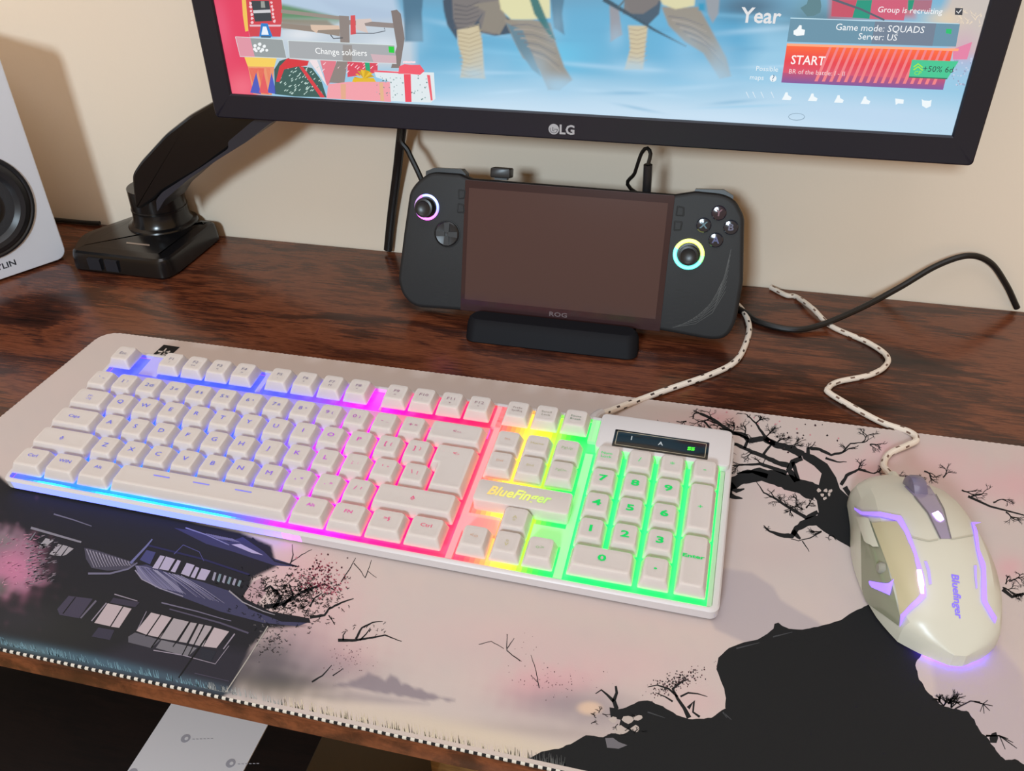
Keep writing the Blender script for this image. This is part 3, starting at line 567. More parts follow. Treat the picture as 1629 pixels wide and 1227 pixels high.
STOPS = [(0, (84, 92, 255)), (60, (72, 96, 255)), (130, (84, 92, 255)), (165, (130, 84, 255)), (188, (190, 40, 255)), (200, (240, 0, 235)), (216, (255, 0, 175)), (236, (255, 10, 130)), (262, (255, 22, 105)), (284, (255, 60, 92)), (296, (255, 130, 96)), (310, (255, 205, 72)), (328, (150, 250, 60)), (343, (0, 250, 96)), (440, (0, 250, 92))]
def ramp(x, st=STOPS):
    for (a, ca), (b_, cb) in zip(st, st[1:]):
        if x <= b_: return mixc(ca, cb, (x-a)/(b_-a))
    return st[-1][1]
def glow(x, v):
    if v < 22 and 285 < x < 350: x = x-9 if x < 325 else x
    c = ramp(x); k = 1.0
    if x < 175:
        if v < 70: c = mixc(c, (10, 150, 255), .75*min(1, (70-v)/60)*(1-abs(x-85)/95 if abs(x-85) < 95 else 0))
        if v < -7.0:
            for lx in (28, 72, 98, 124, 142): k += 2.2*math.exp(-((x-lx)/9)**2); c = mixc(c, (40, 225, 255), .8*math.exp(-((x-lx)/12)**2))
    if x > 350: k = 1.25; c = mixc(c, (0, 250, 150), .12*max(0, 1-abs(v-38)/30))
    if v > 88: k *= .8
    return c, k
def glowmesh(mb, x0, x1, y0, y1, z0, z1, gain, step=3, white_=0):
    nx = max(1, int((x1-x0)/step)); ny = max(1, int((y1-y0)/step))
    for i in range(nx):
        for j in range(ny):
            a, b_, c_, d = x0+(x1-x0)*i/nx, x0+(x1-x0)*(i+1)/nx, y0+(y1-y0)*j/ny, y0+(y1-y0)*(j+1)/ny
            col, k = glow((a+b_)/2, (c_+d)/2); l = tuple(q**1.4*k*gain+white_ for q in lin(col))
            mb.add([(a, c_, z1), (b_, c_, z1), (b_, d, z1), (a, d, z1)], [(0, 1, 2, 3)], 0, l)
    col, k = glow((x0+x1)/2, (y0+y1)/2); l = tuple(q*k*gain+white_ for q in lin(col))
    mb.add([(x0, y0, z0), (x1, y0, z0), (x1, y1, z0), (x0, y1, z0), (x0, y0, z1), (x1, y0, z1), (x1, y1, z1), (x0, y1, z1)], [(0, 1, 5, 4), (1, 2, 6, 5), (2, 3, 7, 6), (3, 0, 4, 7)], 0, l)
def emitmat(name, base, es, rough=.4):
    m = bpy.data.materials.new(name); m.use_nodes = True; nt = m.node_tree; b = nt.nodes['Principled BSDF']
    a = nt.nodes.new('ShaderNodeAttribute'); a.attribute_name = 'Col'; b.inputs['Base Color'].default_value = (*lin(base), 1); b.inputs['Roughness'].default_value = rough
    nt.links.new(a.outputs['Color'], b.inputs['Emission Color']); b.inputs['Emission Strength'].default_value = es; return m
# case: lower tray, rounded rim round the key field
b = MB(); b.loft([rrect(-4, 435, -12, 117, 5, 6, 0), rrect(-5, 436, -13, 118, 5, 6, 1.5), rrect(-5, 436, -13, 118, 5, 6, 7.3), rrect(-4.2, 435.2, -12.2, 117.2, 5, 6, 8.3), rrect(-3.2, 434.2, -11.4, 116.4, 4, 6, 8.6), rrect(-1.2, 432.2, -10.6, 114.6, 2, 6, 8.5), rrect(-1.0, 432, -10.4, 114.4, 2, 6, 5.4)])
b.build('case', white, KB)
b = MB(); glowmesh(b, -.9, 431.9, -10.3, 114.3, 4.6, 5.6, 1.0); b.build('backlight_plate', emitmat('backlit_light_guide', (96, 96, 108), 3.2), KB, smooth=0, color=True)
b = MB()
for x0, x1, y0, y1 in ((24, 38.5, 95, 114.3), (115.5, 119, 95, 114.3), (206.5, 208, 95, 114.3), (19.5, 284, 86, 93.2),
                       (286.6, 290.4, -10.2, 114.3), (347.8, 352.6, -10.2, 84), (290.4, 310, 10.5, 23.5), (329.5, 347.8, 10.5, 23.5), (283.6, 290, 95, 114.3), (346.8, 352, 95, 114.3), (429.4, 431.9, -10.2, 86)):
    glowmesh(b, x0, x1, y0, y1, 5.6, 8.3, .42 if x0 != 429.4 else .12, 2, .015)
b.build('key_field_divider', emitmat('translucent_white_divider', (176, 168, 170), 1.5), KB, smooth=0, color=True)
MB().rbox(352.8, 434.2, 86.6, 117.6, 5.6, 12.6, 3, .9).build('numpad_top_panel', white, KB)
for x in (30, 400): MB().box((x-14, 97, -13.3), (x+14, 104, .2)).build('folding_foot', white, KB)
b = MB()
for x in range(2, 196, 6): col, k = glow(x+3, 30); k = 1 if x < 190 else .35; b.add([(x, -13.03, 1.5), (x+6, -13.03, 1.5), (x+6, -13.03, 7.2), (x, -13.03, 7.2)], [(0, 1, 2, 3)], 0, tuple(q*k for q in lin(mixc(col, (40, 60, 255), .6 if x < 185 else 0))))
b.build('front_rim_glow_strip', emitmat('added_rim_glow', (200, 200, 215), 2.2), KB, smooth=0, color=True)  # added emissive strip standing in for backlight leaking through the front rim
# status display above the number pad
blk = mat('glossy_black_window', (12, 15, 18), .12, spec=.6)
gold = mat('pale_gold_line', (190, 176, 150), .4, .3)
disp = MB(); disp.rbox(363.0, 421.0, 89.6, 104.3, 12.4, 12.9, .6, .2)
for a in (((364.6, 102.6), (419.4, 103)), ((364.6, 91), (419.4, 91.4)), ((364.6, 91), (365, 103)), ((419, 91), (419.4, 103))): disp.box((a[0][0], a[0][1], 12.9), (a[1][0], a[1][1], 12.94), 1)
kz = lambda ox, oy, z: (lambda X, Y: (ox+X, oy+Y, z))
text(disp, '1', 4.6, kz(374, 98.2, 12.95), 2, bold=.02); text(disp, 'A', 4.2, kz(392, 97.2, 12.95), 2, bold=.02)
for i in (0, 1):
    for j in (0, 1): x = 408.3+i*2.2; y = 95.2+j*1.6; disp.add([(x, y, 12.96), (x+1.9, y+.1, 12.96), (x+2.3, y+1.4, 12.96), (x+.4, y+1.3, 12.96)], [(0, 1, 2, 3)], 3)
disp.build('status_display', [blk, gold, mat('pale_print', (190, 200, 205), .5), mat('green_indicator', (60, 200, 60), .5, emit=(70, 230, 40), es=.9)], KB)

legm_ = vcmat('backlit_legend', .5, emit=.35)
def keycap(x0, y0, w=1, h=1, leg=(), name='keycap', outline=None, glowleg=0):
    """x0, y0: centre in the key field; leg: list of (text, size, dx, dy)"""
    if outline is None:
        a, c_ = w*U/2-(1.25 if x0 > 352 else .85), h*U/2-.7; base = rrect(-a, a, -c_, c_, 1.0, 3)
        def ring(d, df, db, z, r): return rrect(-a+d, a-d, -c_+df, c_-db, r, 3, z)
        R = [ring(0, 0, 0, 11.2, .9), ring(.25, .35, .1, 12.2, 1.1), ring(1.85, 2.2, .9, 17.0, 1.9), ring(2.15, 2.55, 1.2, 17.7, 2.1), ring(2.8, 3.2, 1.9, 18.0, 2.1), ring(4.2, 4.6, 3.4, 17.85, 1.8)]
    else:
        R = []
        for d, z, r in ((0, 11.2, .9), (.25, 12.2, 1), (1.8, 17.0, 1.8), (2.1, 17.7, 1.9), (2.8, 18.0, 1.9), (4.0, 17.85, 1.4)):
            R.append([(x, y, z) for x, y in roundpoly([(p[0], p[1]+(.45 if z > 15 else 0)) for p in inset(outline, d)], r, 3)])
    b = MB(); b.loft(R, 0, (1, 1, 1)); b.box((-3.5, -3.5, 5.6), (3.5, 3.5, 11.4), 0)
    c = ramp(x0)
    if glowleg: lc = mixc(c, (0, 170, 100), .5)
    elif y0 > 95: lc = mixc((118, 112, 116), c, .12)
    elif y0 > 70 and x0 < 285: lc = mixc((110, 108, 132), c, .45)
    elif 285 < x0 < 352: lc = mixc((176, 156, 146), c, .22)
    else: lc = mixc((120, 100, 130), c, .72)
    l = tuple(q*(.8 if glowleg else .9) for q in lin(lc))
    for t, sz, dx, dy in leg: text(b, t, sz, lambda X, Y: (dx+X, dy+Y, 18.02), 1, l, sx=1.65 if glowleg else 1.3, bold=.03 if glowleg else 0)
    b.c = [c_ for c_ in b.c]
    o = b.build(name, [capm, legm_], KB, smooth=35, color=True); o.location = (x0*S, y0*S, 0); return o
def big(t): return [(t, 4.6, -.2, .8)]
def duo(a, c_): return [(a, 4.3, -1.3, .8), (c_, 3.0, 2.3, .8)]
r5, r4, r3, r2, r1, rF = 0, U, 2*U, 3*U, 4*U, 103.6
for i, (a, c_) in enumerate(zip('`1234567890-+', '~!@#$%^&*()_=')): keycap((i+.5)*U, r1, leg=duo(a, c_))
for i, a in enumerate('QWERTYUIOP'): keycap((i+2)*U, r2, leg=big(a))
for i, (a, c_) in enumerate((('[', '{'), (']', '}'))): keycap((i+12)*U, r2, leg=duo(a, c_))
for i, a in enumerate('ASDFGHJKL'): keycap((i+2.25)*U, r3, leg=big(a))
for i, (a, c_) in enumerate(((';', ':'), ("'", '"'), ('\\', '|'))): keycap((i+11.25)*U, r3, leg=duo(a, c_))
for i, a in enumerate('ZXCVBNM'): keycap((i+2.75)*U, r4, leg=big(a))
for i, (a, c_) in enumerate(((',', '<'), ('.', '>'), ('/', '?'))): keycap((i+9.75)*U, r4, leg=duo(a, c_))
keycap(14*U, r1, 2, leg=[('<--', 3.6, 1, .8)], name='backspace_key')
keycap(.75*U, r2, 1.5, leg=[('|<-', 2.6, 0, 2), ('->|', 2.6, 0, -.8)], name='tab_key')
keycap(.875*U, r3, 1.75, leg=[('Caps', 3.3, -1, 1)], name='caps_lock_key')
keycap(1.125*U, r4, 2.25, leg=[('^', 5, -1, 0), ('o', 2.6, -1, -.3)], name='shift_key')
keycap(13.625*U, r4, 2.75, leg=[('^', 5, -1, 0), ('o', 2.6, -1, -.3)], name='shift_key')
eo = [(-13.9, 18.4), (13.3, 18.4), (13.3, -18.4), (-9.2, -18.4), (-9.2, -.3), (-13.9, -.3)]
keycap(271.8, (r2+r3)/2, outline=eo, leg=[('<-', 3.8, 1, 11)], name='enter_key')
for x, w_, t, n_ in ((11.9, 1.25, 'Ctrl', 'control_key'), (35.7, 1.25, 'WIN', 'windows_key'), (59.5, 1.25, 'Alt', 'alt_key'), (202.2, 1.25, 'Alt', 'alt_key'), (225.6, 1.25, 'FN', 'function_key'), (249.2, 1.25, '=\u00a7', 'menu_key'), (272.8, 1.25, 'Ctrl', 'control_key')):
    keycap(x, r5, w_, leg=[(t, 3.3, 0, 2.0)], name=n_)
sp = keycap(131, r5, 6.25, leg=[], name='space_bar')
b = MB()
for dx in (-28, -1, 27): b.rbox(131+dx-5.5, 131+dx+5.5, 3.0, 3.7, 17.9, 18.08, .3, .05, c=None)
b.c = [lin((120, 120, 225))]*len(b.f); b.build('space_bar_light_slot', legm_, KB, color=True)
for x, t, q in zip([9.5]+[48.2+i*18.9 for i in range(4)]+[132+i*19.3 for i in range(4)]+[217+i*19 for i in range(4)], ['Esc']+['F%d' % i for i in range(1, 13)], ['', '/', '<<', '<', '>', '-', '+', 'M', '*', '=', ':', 'v', '*']):
    keycap(x, rF, leg=[(t, 3.4, 0, 1.6 if q else .5)]+([(q, 2.4, 0, -1.9)] if q else []))
for x, a, c_ in ((299.6, 'PrtSc', 'SysRq'), (318.6, 'Scroll', 'Lock'), (337.6, 'Pause', 'Break')): keycap(x, rF, leg=[(a, 2.3, 0, 2), (c_, 2.3, 0, -.6)])
for i, (a, c_) in enumerate((('Ins', 'Del'), ('Home', 'End'), ('PgUp', 'PgDn'))):
    keycap(300.2+i*18.8, r1, leg=[(a, 2.6, 0, 1)]); keycap(300.2+i*18.8, r2+.6, leg=[(c_, 2.4, 0, 1)])
keycap(320, 17.5, leg=[('^', 5, 0, 0), ('o', 2.4, 0, -1)], name='arrow_key')
keycap(301, r5, leg=[('<o', 3.4, 0, 1)], name='arrow_key'); keycap(320, r5, leg=[('o', 2.6, 0, 1.6), ('v', 4.4, 0, -.6)], name='arrow_key'); keycap(338.5, r5, leg=[('o>', 3.4, 0, 1)], name='arrow_key')
nx = 362.9
for i, (r, L) in enumerate(((r2, '789'), (r3, '456'), (r4, '123'))):
    for j, t in enumerate(L): keycap(nx+j*U, r, leg=[(t, 6.0, 0, .5)], glowleg=1)
keycap(nx, r1, leg=[('Num', 2.6, -1, 1.6), ('Lock', 2.6, -1, -1.2)])
for j, t in ((1, '/'), (2, '*'), (3, '-')): keycap(nx+j*U, r1, leg=[(t, 5, 0, .4)])
keycap(nx+3*U, (r2+r3)/2, 1, 2, leg=[('+', 4.4, 0, 0)], name='plus_key'); keycap(nx+3*U, (r4+r5)/2, 1, 2, leg=[('Enter', 3.2, -.5, 3)], name='enter_key', glowleg=1)
keycap(nx+.5*U, r5, 2, leg=[('0', 5.6, 0, 1)], name='zero_key', glowleg=1); keycap(nx+2*U, r5, leg=[('.', 6, 0, 2)], glowleg=1)
# name plate
b = MB(); b.rbox(292.2, 348.6, 26.6, 43.0, 8.3, 17.4, 2, .8); b.build('name_plate', capm, KB)
b = MB(); v, f = glyphs('BlueFinger', .35, .028); w2 = max(p[0] for p in v)
for q in f:
    cx = sum(v[i][0] for i in q)/len(q); b.add([(319+v[i][0]*8.6-1.5, 35.0+v[i][1]*9.4, 17.5) for i in q], [tuple(range(len(q)))], 0, tuple(k*1.0 for k in lin(mixc(mixc((255, 190, 70), (225, 250, 60), (cx+w2)/w2), (60, 240, 100), max(0, cx/w2-.35)))))
text(b, 'o', 1.8, kz(342.5, 38, 17.5), 0, lin((150, 220, 120)))
b.build('brand_lettering', emitmat('backlit_brand_letters', (180, 170, 120), .6), KB, smooth=0, color=True)
# braided cable
BR = vcmat('braided_cord', .8)
def braid(i, k): return lin((70, 58, 54)) if (i % 4 in (1, 2)) and ((k+i//4*3) % 5 == 0) else lin((228, 218, 206))
kc = [(-58, 458, 17), (-53, 470, 12), (-42, 490, 5.6), (-15, 519, 3.2), (15, 547, 2.6), (33, 570, 2.6), (41, 603, 2.6), (42, 630, 2.6), (35, 655, 2.6), (18, 680, 2.6), (5, 699, 2.2)]
b = MB(); tube(b, kc, 2.3, 10, 0, braid, 1.6); b.xf(world_to(KB)); b.build('braided_cable', BR, KB, smooth=60, color=True)
b = MB(); tube(b, [(-59, 452, 17), (-58.3, 456, 17), (-57, 461, 15.8), (-55, 466, 14)], 3.3, 12); b.xf(world_to(KB)); b.build('cable_collar', white, KB)

# ------------------------------------------------------------------ monitor
MX0, MX1, MZ0, YM = -377.0, 150.0, 170.0, 613.5
mblk = mat('satin_black_plastic', (20, 24, 38), .34, spec=.5, noise=0, bump=.05, nscale=900)
mback = mat('matte_black_plastic', (24, 24, 26), .55)
MO = thing('monitor', 'large flat black monitor showing a snowy game menu above the handheld', 'monitor', ((MX0+MX1)/2, YM, MZ0-19))
mx = (MX1-MX0)/2; T_ = world_to(MO)
b = MB(); R = []
def mrect(e, eb, y, r): return [(x, y, z) for x, z in rrect(MX0-e, MX1+e, MZ0-eb, MZ0+296+e, r, 5)]
R = [mrect(18, 19.5, YM+24, 3), mrect(18.5, 20, YM+3, 3), mrect(17.5, 19, YM-2.2, 3), mrect(16.5, 18, YM-3, 3), mrect(1.0, 1.0, YM-3, .3), mrect(0, 0, YM-1.6, .2), mrect(0, 0, YM+2, .2)]
b.loft(R, cap0=False, cap1=False); b.xf(T_); b.build('bezel', mblk, MO)
b = MB(); b.loft([mrect(17.8, 19.2, YM+24, 3), mrect(14, 15, YM+30, 3), mrect(-60, -50, YM+44, 10), mrect(-64, -54, YM+45, 10)]); b.xf(T_); b.build('back_cover', mback, MO)
b = MB(); b.box((-160, YM+44, 290), (-60, YM+50, 390)); b.xf(T_); b.build('mounting_plate', mback, MO)
LEGS = []
def lp(pts, c, lay=0): LEGS.append((lay, pts, c, 1.6))
def ls(pts, w0, w1, c, lay=0):
    P = [Vector(p) for p in pts]; L, R = [], []; n = len(P)
    for i, p in enumerate(P):
        t = (P[min(i+1, n-1)]-P[max(i-1, 0)]).normalized(); q = Vector((-t.y, t.x))*((w0+(w1-w0)*i/(n-1))/2); L.append(tuple(p+q)); R.append(tuple(p-q))
    LEGS.append((lay, L+R[::-1], c, 1.2))
S2 = lambda *p: crop(640, 0, .3683, *p)
# soldiers' legs in the snow
C1, C2, C3, C4 = (122, 118, 118), (150, 142, 130), (206, 192, 158), (62, 96, 118)
lp(S2((175, 0), (240, -30), (420, -30), (430, 60), (500, 100), (470, 145), (400, 155), (335, 140), (300, 110), (245, 130), (235, 170), (195, 110), (180, 50)), (58, 74, 92), 1)
lp(S2((215, -10), (420, -10), (440, 60), (400, 150), (345, 140), (330, 90), (345, 60), (300, 120), (240, 130), (220, 80)), C1, 2); lp(S2((300, 20), (360, 50), (340, 130), (420, 150), (455, 90), (420, 0)), (140, 134, 124), 3)
lp(S2((236, 130), (330, 105), (345, 180), (352, 290), (358, 340), (250, 335), (262, 260), (240, 190)), C3, 4)
for i in range(11): ls(S2((240+i*1.5, 140+i*18), (290, 150+i*18), (345, 128+i*19)), 1.6, .8, (170, 156, 128), 5)
for i in range(6): ls(S2((225, 20+i*20), (280, 30+i*18), (330, 8+i*20)), 2.4, 1, (92, 92, 98), 4)
lp(S2((415, -20), (636, -20), (640, 78), (560, 84), (470, 84), (425, 40)), (224, 220, 172), 4); lp(S2((545, -20), (580, -20), (660, 170), (640, 160), (570, 60)), (40, 112, 116), 5)
lp(S2((440, 85), (560, 84), (640, 100), (668, 200), (700, 290), (735, 345), (680, 390), (630, 388), (590, 300), (520, 250), (480, 170)), C2, 3); lp(S2((450, 100), (520, 130), (560, 230), (600, 330), (560, 300), (500, 210)), (96, 132, 150), 4)
for i in range(8): ls(S2((470+i*14, 110+i*18), (540+i*12, 105+i*22), (640+i*6, 130+i*26)), 2.2, .8, (170, 160, 150) if i % 2 else (118, 118, 124), 5)
lp(S2((1, -10), (90, -10), (84, 60), (90, 180), (10, 180), (8, 80)), (70, 112, 138), 2); lp(S2((640, -10), (700, -10), (690, 60), (700, 150), (655, 120)), (78, 122, 148), 2)
lp(S2((905, -10), (960, -10), (985, 60), (1060, 110), (1110, 60), (1120, -10)), (66, 86, 104), 2)
lp(S2((895, 20), (935, 40), (950, 150), (900, 180)), (150, 150, 158), 2); lp(S2((955, 60), (1040, 60), (1100, 20), (1115, -10), (1100, -10), (960, -10)), C1, 3); lp(S2((975, 110), (1060, 112), (1050, 200), (1040, 300), (960, 300), (985, 210)), C3, 4)
for i in range(8): ls(S2((980, 125+i*20), (1015, 132+i*20), (1056, 120+i*20)), 1.6, .8, (170, 156, 134), 5)
lp(S2((1120, 30), (1280, 30), (1330, 120), (1400, 250), (1420, 330), (1370, 340), (1300, 230), (1220, 180), (1150, 110)), C2, 3); lp(S2((1110, -10), (1265, -10), (1262, 25), (1180, 40), (1125, 20)), (220, 214, 170), 5)
for i in range(7): ls(S2((1150+i*16, 70+i*16), (1220+i*16, 80+i*20), (1300+i*14, 110+i*28)), 2.2, .8, (170, 162, 156) if i % 2 else (120, 120, 126), 5)
ls(S2((870, -4), (960, 50), (1090, 130), (1225, 200)), 8, 1.5, (52, 76, 92), 6); ls(S2((935, 30), (960, 0)), 3, 3, (90, 110, 120), 7)
lp(S2((1310, -10), (1370, -10), (1365, 60), (1340, 100), (1320, 60)), (150, 156, 164), 2); lp(S2((1280, 15), (1305, 15), (1305, 45), (1280, 45)), (40, 150, 190), 3)
def screenwash(w):
    Y = w.y; w.c[:] = lin((150, 200, 228))
    w.poly([(300, -700), (1700, -700), (1700, 60), (300, 10)], (120, 180, 212), 1, 40)
    w.poly([(640, -60), (1180, -60), (1200, 70), (1160, 110), (900, 130), (660, 110), (640, 60)], (96, 172, 210), .9, 25)
    w.spot(880, 90, 60, 30, (104, 196, 232), .8); w.spot(640, 60, 60, 40, (96, 168, 204), .8); w.spot(1080, 70, 40, 60, (90, 176, 220), .6); w.spot(1160, 70, 30, 70, (70, 160, 204), .7)
    w.spot(1300, 30, 60, 20, (70, 110, 130), .8); w.spot(1190, 10, 60, 22, (66, 96, 120), .9)
    w.spot(760, -10, 400, 24, (110, 150, 176), .6)
    w.poly([(560, 190), (800, 140), (900, 136), (1100, 150), (1250, 140), (1540, 170), (1540, 240), (500, 190)], (190, 218, 238), .8, 22)
    w.spot(760, 175, 200, 14, (206, 228, 244), .7, .06); w.spot(1150, 190, 250, 16, (204, 226, 244), .7, .06); w.spot(1400, 185, 120, 20, (188, 214, 238), .7, .06)
    for i in range(26): w.spot(rnd.uniform(680, 1240), rnd.uniform(20, 180), rnd.uniform(30, 90), rnd.uniform(2, 5), rnd.choice(((190, 222, 244), (130, 196, 230), (96, 166, 204))), .45, rnd.uniform(-.1, .25))
    # fields and snow on the left
    w.poly([(340, -40), (620, -40), (640, 40), (560, 50), (440, 30), (340, 20)], (178, 200, 222), 1, 6); w.poly([(446, 6), (500, 18), (548, 30), (530, 44), (440, 36)], (84, 134, 84), .9, 3); w.poly([(500, -5), (640, 20), (640, 40), (560, 34)], (170, 190, 214), .6, 5)
    w.poly([(446, 34), (660, 34), (660, 110), (440, 110)], (196, 206, 216), .9, 8); w.spot(480, 55, 30, 10, (226, 230, 236), .8); w.spot(610, 70, 30, 12, (214, 224, 234), .8); w.poly([(446, 30), (520, 32), (536, 44), (450, 46)], (140, 128, 112), .8, 2)
    w.poly([(330, -40), (372, -40), (398, 20), (400, 60), (410, 160), (360, 160)], (226, 60, 96), 1, 4); w.spot(352, 40, 14, 50, (236, 96, 130), .6, -.2); w.spot(385, 140, 28, 26, (244, 120, 140), .7)
    w.poly([(386, -20), (446, -20), (446, 8), (396, 8)], (224, 222, 226), .8, 4)
    w.poly([(1530, -60), (1600, -60), (1560, 90), (1515, 90), (1500, 20)], (206, 192, 182), .9, 8); w.spot(1535, 80, 22, 30, (208, 150, 186), .5); w.poly([(1320, -30), (1460, -30), (1455, 28), (1320, 28)], (200, 90, 100), .8, 6); w.spot(1290, 12, 24, 20, (110, 150, 160), .6)
    w.spot(1500, 30, 30, 14, (226, 206, 176), .8)
    for lay, pts, c, so in sorted(LEGS, key=lambda q: q[0]): w.poly(pts, c, .96, so)
    for x, y, rx, ry, a in ((755, 118, 30, 12, .6), (790, 100, 40, 20, .3), (890, 140, 34, 16, .8), (850, 110, 22, 26, .35), (1010, 108, 40, 14, .65), (1130, 122, 60, 22, .75), (1090, 80, 30, 30, .35), (1150, 90, 26, 30, .4), (900, 132, 60, 12, .4), (665, 60, 20, 26, .35), (885, 40, 14, 26, .3), (980, 60, 14, 20, .4)):
        w.spot(x, y, rx, ry, (164, 206, 232), a, .1)
sa = Art((0, YM-.4, 0), (0, -1, 0), (1, 0, 0), (0, 0, 1), .03); sa.clip = (MX0+.5, MX1-.5, MZ0+.5, MZ0+295)
S1 = lambda *p: crop(300, 0, .2455, *p)
S2 = lambda *p: crop(640, 0, .3683, *p)
S3 = lambda *p: crop(1100, 0, .3247, *p)
rnd.seed(5)
# toy soldier, gifts, fence
sa.poly(S1((345, -20), (600, -20), (608, 80), (596, 238), (400, 236), (380, 150), (350, 30)), (208, 66, 78), 1)
sa.poly(S1((345, -10), (372, 0), (388, 200), (368, 205), (352, 100)), (240, 196, 90), 2); sa.poly(S1((405, 5), (520, 5), (540, 135), (430, 140)), (52, 62, 70), 2); sa.poly(S1((418, 66), (530, 62), (534, 82), (420, 86)), (206, 208, 212), 3); sa.poly(S1((468, 8), (492, 8), (498, 50), (470, 50)), (150, 156, 150), 3)
for i in range(6):
    sa.blob(*S1((400+i*3, 20+i*25))[0], 2.4, (240, 200, 206), 3); sa.blob(*S1((536+i*4, 16+i*24))[0], 2.4, (240, 200, 206), 3)
sa.poly(S1((470, 150), (512, 152), (545, 238), (458, 236)), (36, 128, 204), 3); sa.poly(S1((482, 172), (504, 172), (520, 226), (472, 225)), (232, 240, 250), 4); sa.poly(S1((395, 160), (600, 160), (596, 172), (398, 172)), (226, 190, 200), 2); sa.poly(S1((470, 232), (535, 234), (532, 244), (470, 243)), (70, 90, 110), 5)
sa.poly(S1((362, 372), (560, 376), (556, 430), (540, 620), (420, 612), (385, 430)), (232, 150, 110), 2); sa.poly(S1((362, 370), (572, 376), (556, 434), (384, 430)), (244, 206, 96), 3)
for i in range(3): sa.poly(S1((400+i*56, 600), (438+i*50, 470), (470+i*50, 610)), ((74, 90, 190), (226, 90, 96), (74, 90, 190))[i], 3); sa.poly(S1((390+i*56, 440), (430+i*50, 590), (450+i*40, 442)), (226, 96, 92), 2)
sa.poly(S1((590, 395), (650, 376), (730, 430), (800, 440), (860, 520), (895, 632), (690, 628), (560, 610), (555, 450)), (54, 92, 88), 3)
for i in range(70): p = S1((rnd.uniform(590, 860), rnd.uniform(440, 620)))[0]; sa.stroke([p, (p[0]+3, p[1]-2.5)], 1.6, .8, (190, 216, 208), 4)
sa.poly(S1((640, 378), (780, 395), (770, 425), (700, 432), (620, 450), (590, 530), (566, 530), (590, 430)), (214, 52, 62), 5); sa.poly(S1((716, 432), (740, 430), (885, 632), (856, 632)), (216, 60, 70), 5)
sa.poly(S1((780, 390), (830, 385), (900, 560), (870, 520)), (238, 222, 226), 3); sa.poly(S1((850, 380), (960, 385), (930, 520), (896, 560)), (222, 120, 136), 2); sa.poly(S1((1030, 395), (1225, 400), (1225, 470), (1030, 500)), (216, 70, 92), 2)
for i in range(14): p = S1((rnd.uniform(860, 1220), rnd.uniform(400, 480)))[0]; sa.stroke([p, (p[0]+4, p[1]-4)], 1.5, .8, (250, 214, 222), 3)
sa.poly(S1((1140, 390), (1172, 392), (1178, 470), (1150, 465)), (20, 166, 116), 4)
sa.poly(S1((975, 100), (1040, 105), (1045, 300), (1010, 540), (910, 535), (960, 400), (985, 300)), (140, 130, 126), 3); sa.poly(S1((1312, 70), (1350, 62), (1376, 90), (1400, 250), (1370, 440), (1312, 440), (1350, 300), (1330, 180)), (128, 118, 116), 3)
sa.poly(S1((600, 60), (980, 105), (980, 128), (600, 84)), (150, 140, 132), 2); sa.poly(S1((600, 150), (800, 170), (980, 190), (980, 235), (830, 210), (600, 180)), (146, 134, 124), 2); sa.poly(S1((1040, 130), (1330, 150), (1330, 182), (1040, 160)), (144, 134, 132), 2)
sa.poly(S1((1050, 100), (1080, 98), (1085, 220), (1050, 225)), (214, 80, 86), 4); sa.poly(S1((790, 160), (975, 165), (980, 190), (840, 195), (830, 215), (795, 190)), (216, 190, 170), 4); sa.poly(S1((1085, 125), (1180, 120), (1190, 140), (1140, 150), (1165, 215), (1085, 190)), (212, 196, 190), 4)
sa.stroke(S1((920, 225), (940, 250), (1000, 245)), 1.6, 1.6, (70, 76, 84), 4); sa.stroke(S1((1060, 215), (1200, 216), (1275, 200), (1268, 180)), 1.4, 1.4, (96, 104, 116), 4)
sa.poly(S1((905, 545), (1040, 530), (1305, 530), (1312, 660), (895, 640)), (240, 160, 170), 5); sa.poly(S1((985, 545), (1020, 545), (1020, 650), (990, 648)), (226, 170, 140), 6); sa.poly(S1((1235, 535), (1260, 535), (1268, 655), (1245, 655)), (226, 180, 140), 6)
for a_ in range(9): an = a_*math.pi/8; sa.poly(S1((1135, 510), (1135+72*math.cos(an)+12*math.sin(an), 520-62*math.sin(an)), (1135+60*math.cos(an+.35), 520-72*math.sin(an+.2))), ((232, 190, 50), (204, 160, 34))[a_ % 2], 7)
sa.poly(S1((1060, 530), (1215, 530), (1200, 505), (1070, 505)), (226, 184, 50), 7)
sa.poly(S1((1200, 455), (1590, 470), (1600, 640), (1570, 665), (1312, 655), (1305, 530), (1215, 500)), (222, 232, 236), 4)
for i in range(60): p = S1((rnd.uniform(1220, 1570), rnd.uniform(490, 650)))[0]; sa.blob(*p, rnd.uniform(.7, 1.5), rnd.choice(((100, 136, 136), (150, 176, 180))), 5)
sa.poly(S1((1395, 480), (1440, 480), (1445, 660), (1405, 660)), (236, 76, 96), 6); sa.poly(S1((1545, 485), (1565, 487), (1582, 650), (1570, 650)), (236, 96, 110), 6); sa.poly(S1((1200, 455), (1380, 465), (1380, 476), (1200, 466)), (236, 96, 116), 6)
sa.poly(S1((1365, 430), (1400, 415), (1440, 420), (1500, 420), (1530, 460), (1500, 485), (1430, 478), (1360, 478)), (240, 90, 108), 7)
for i in range(8): sa.blob(*S1((1395+i*10, 402))[0], 1.6, (250, 220, 226), 8)
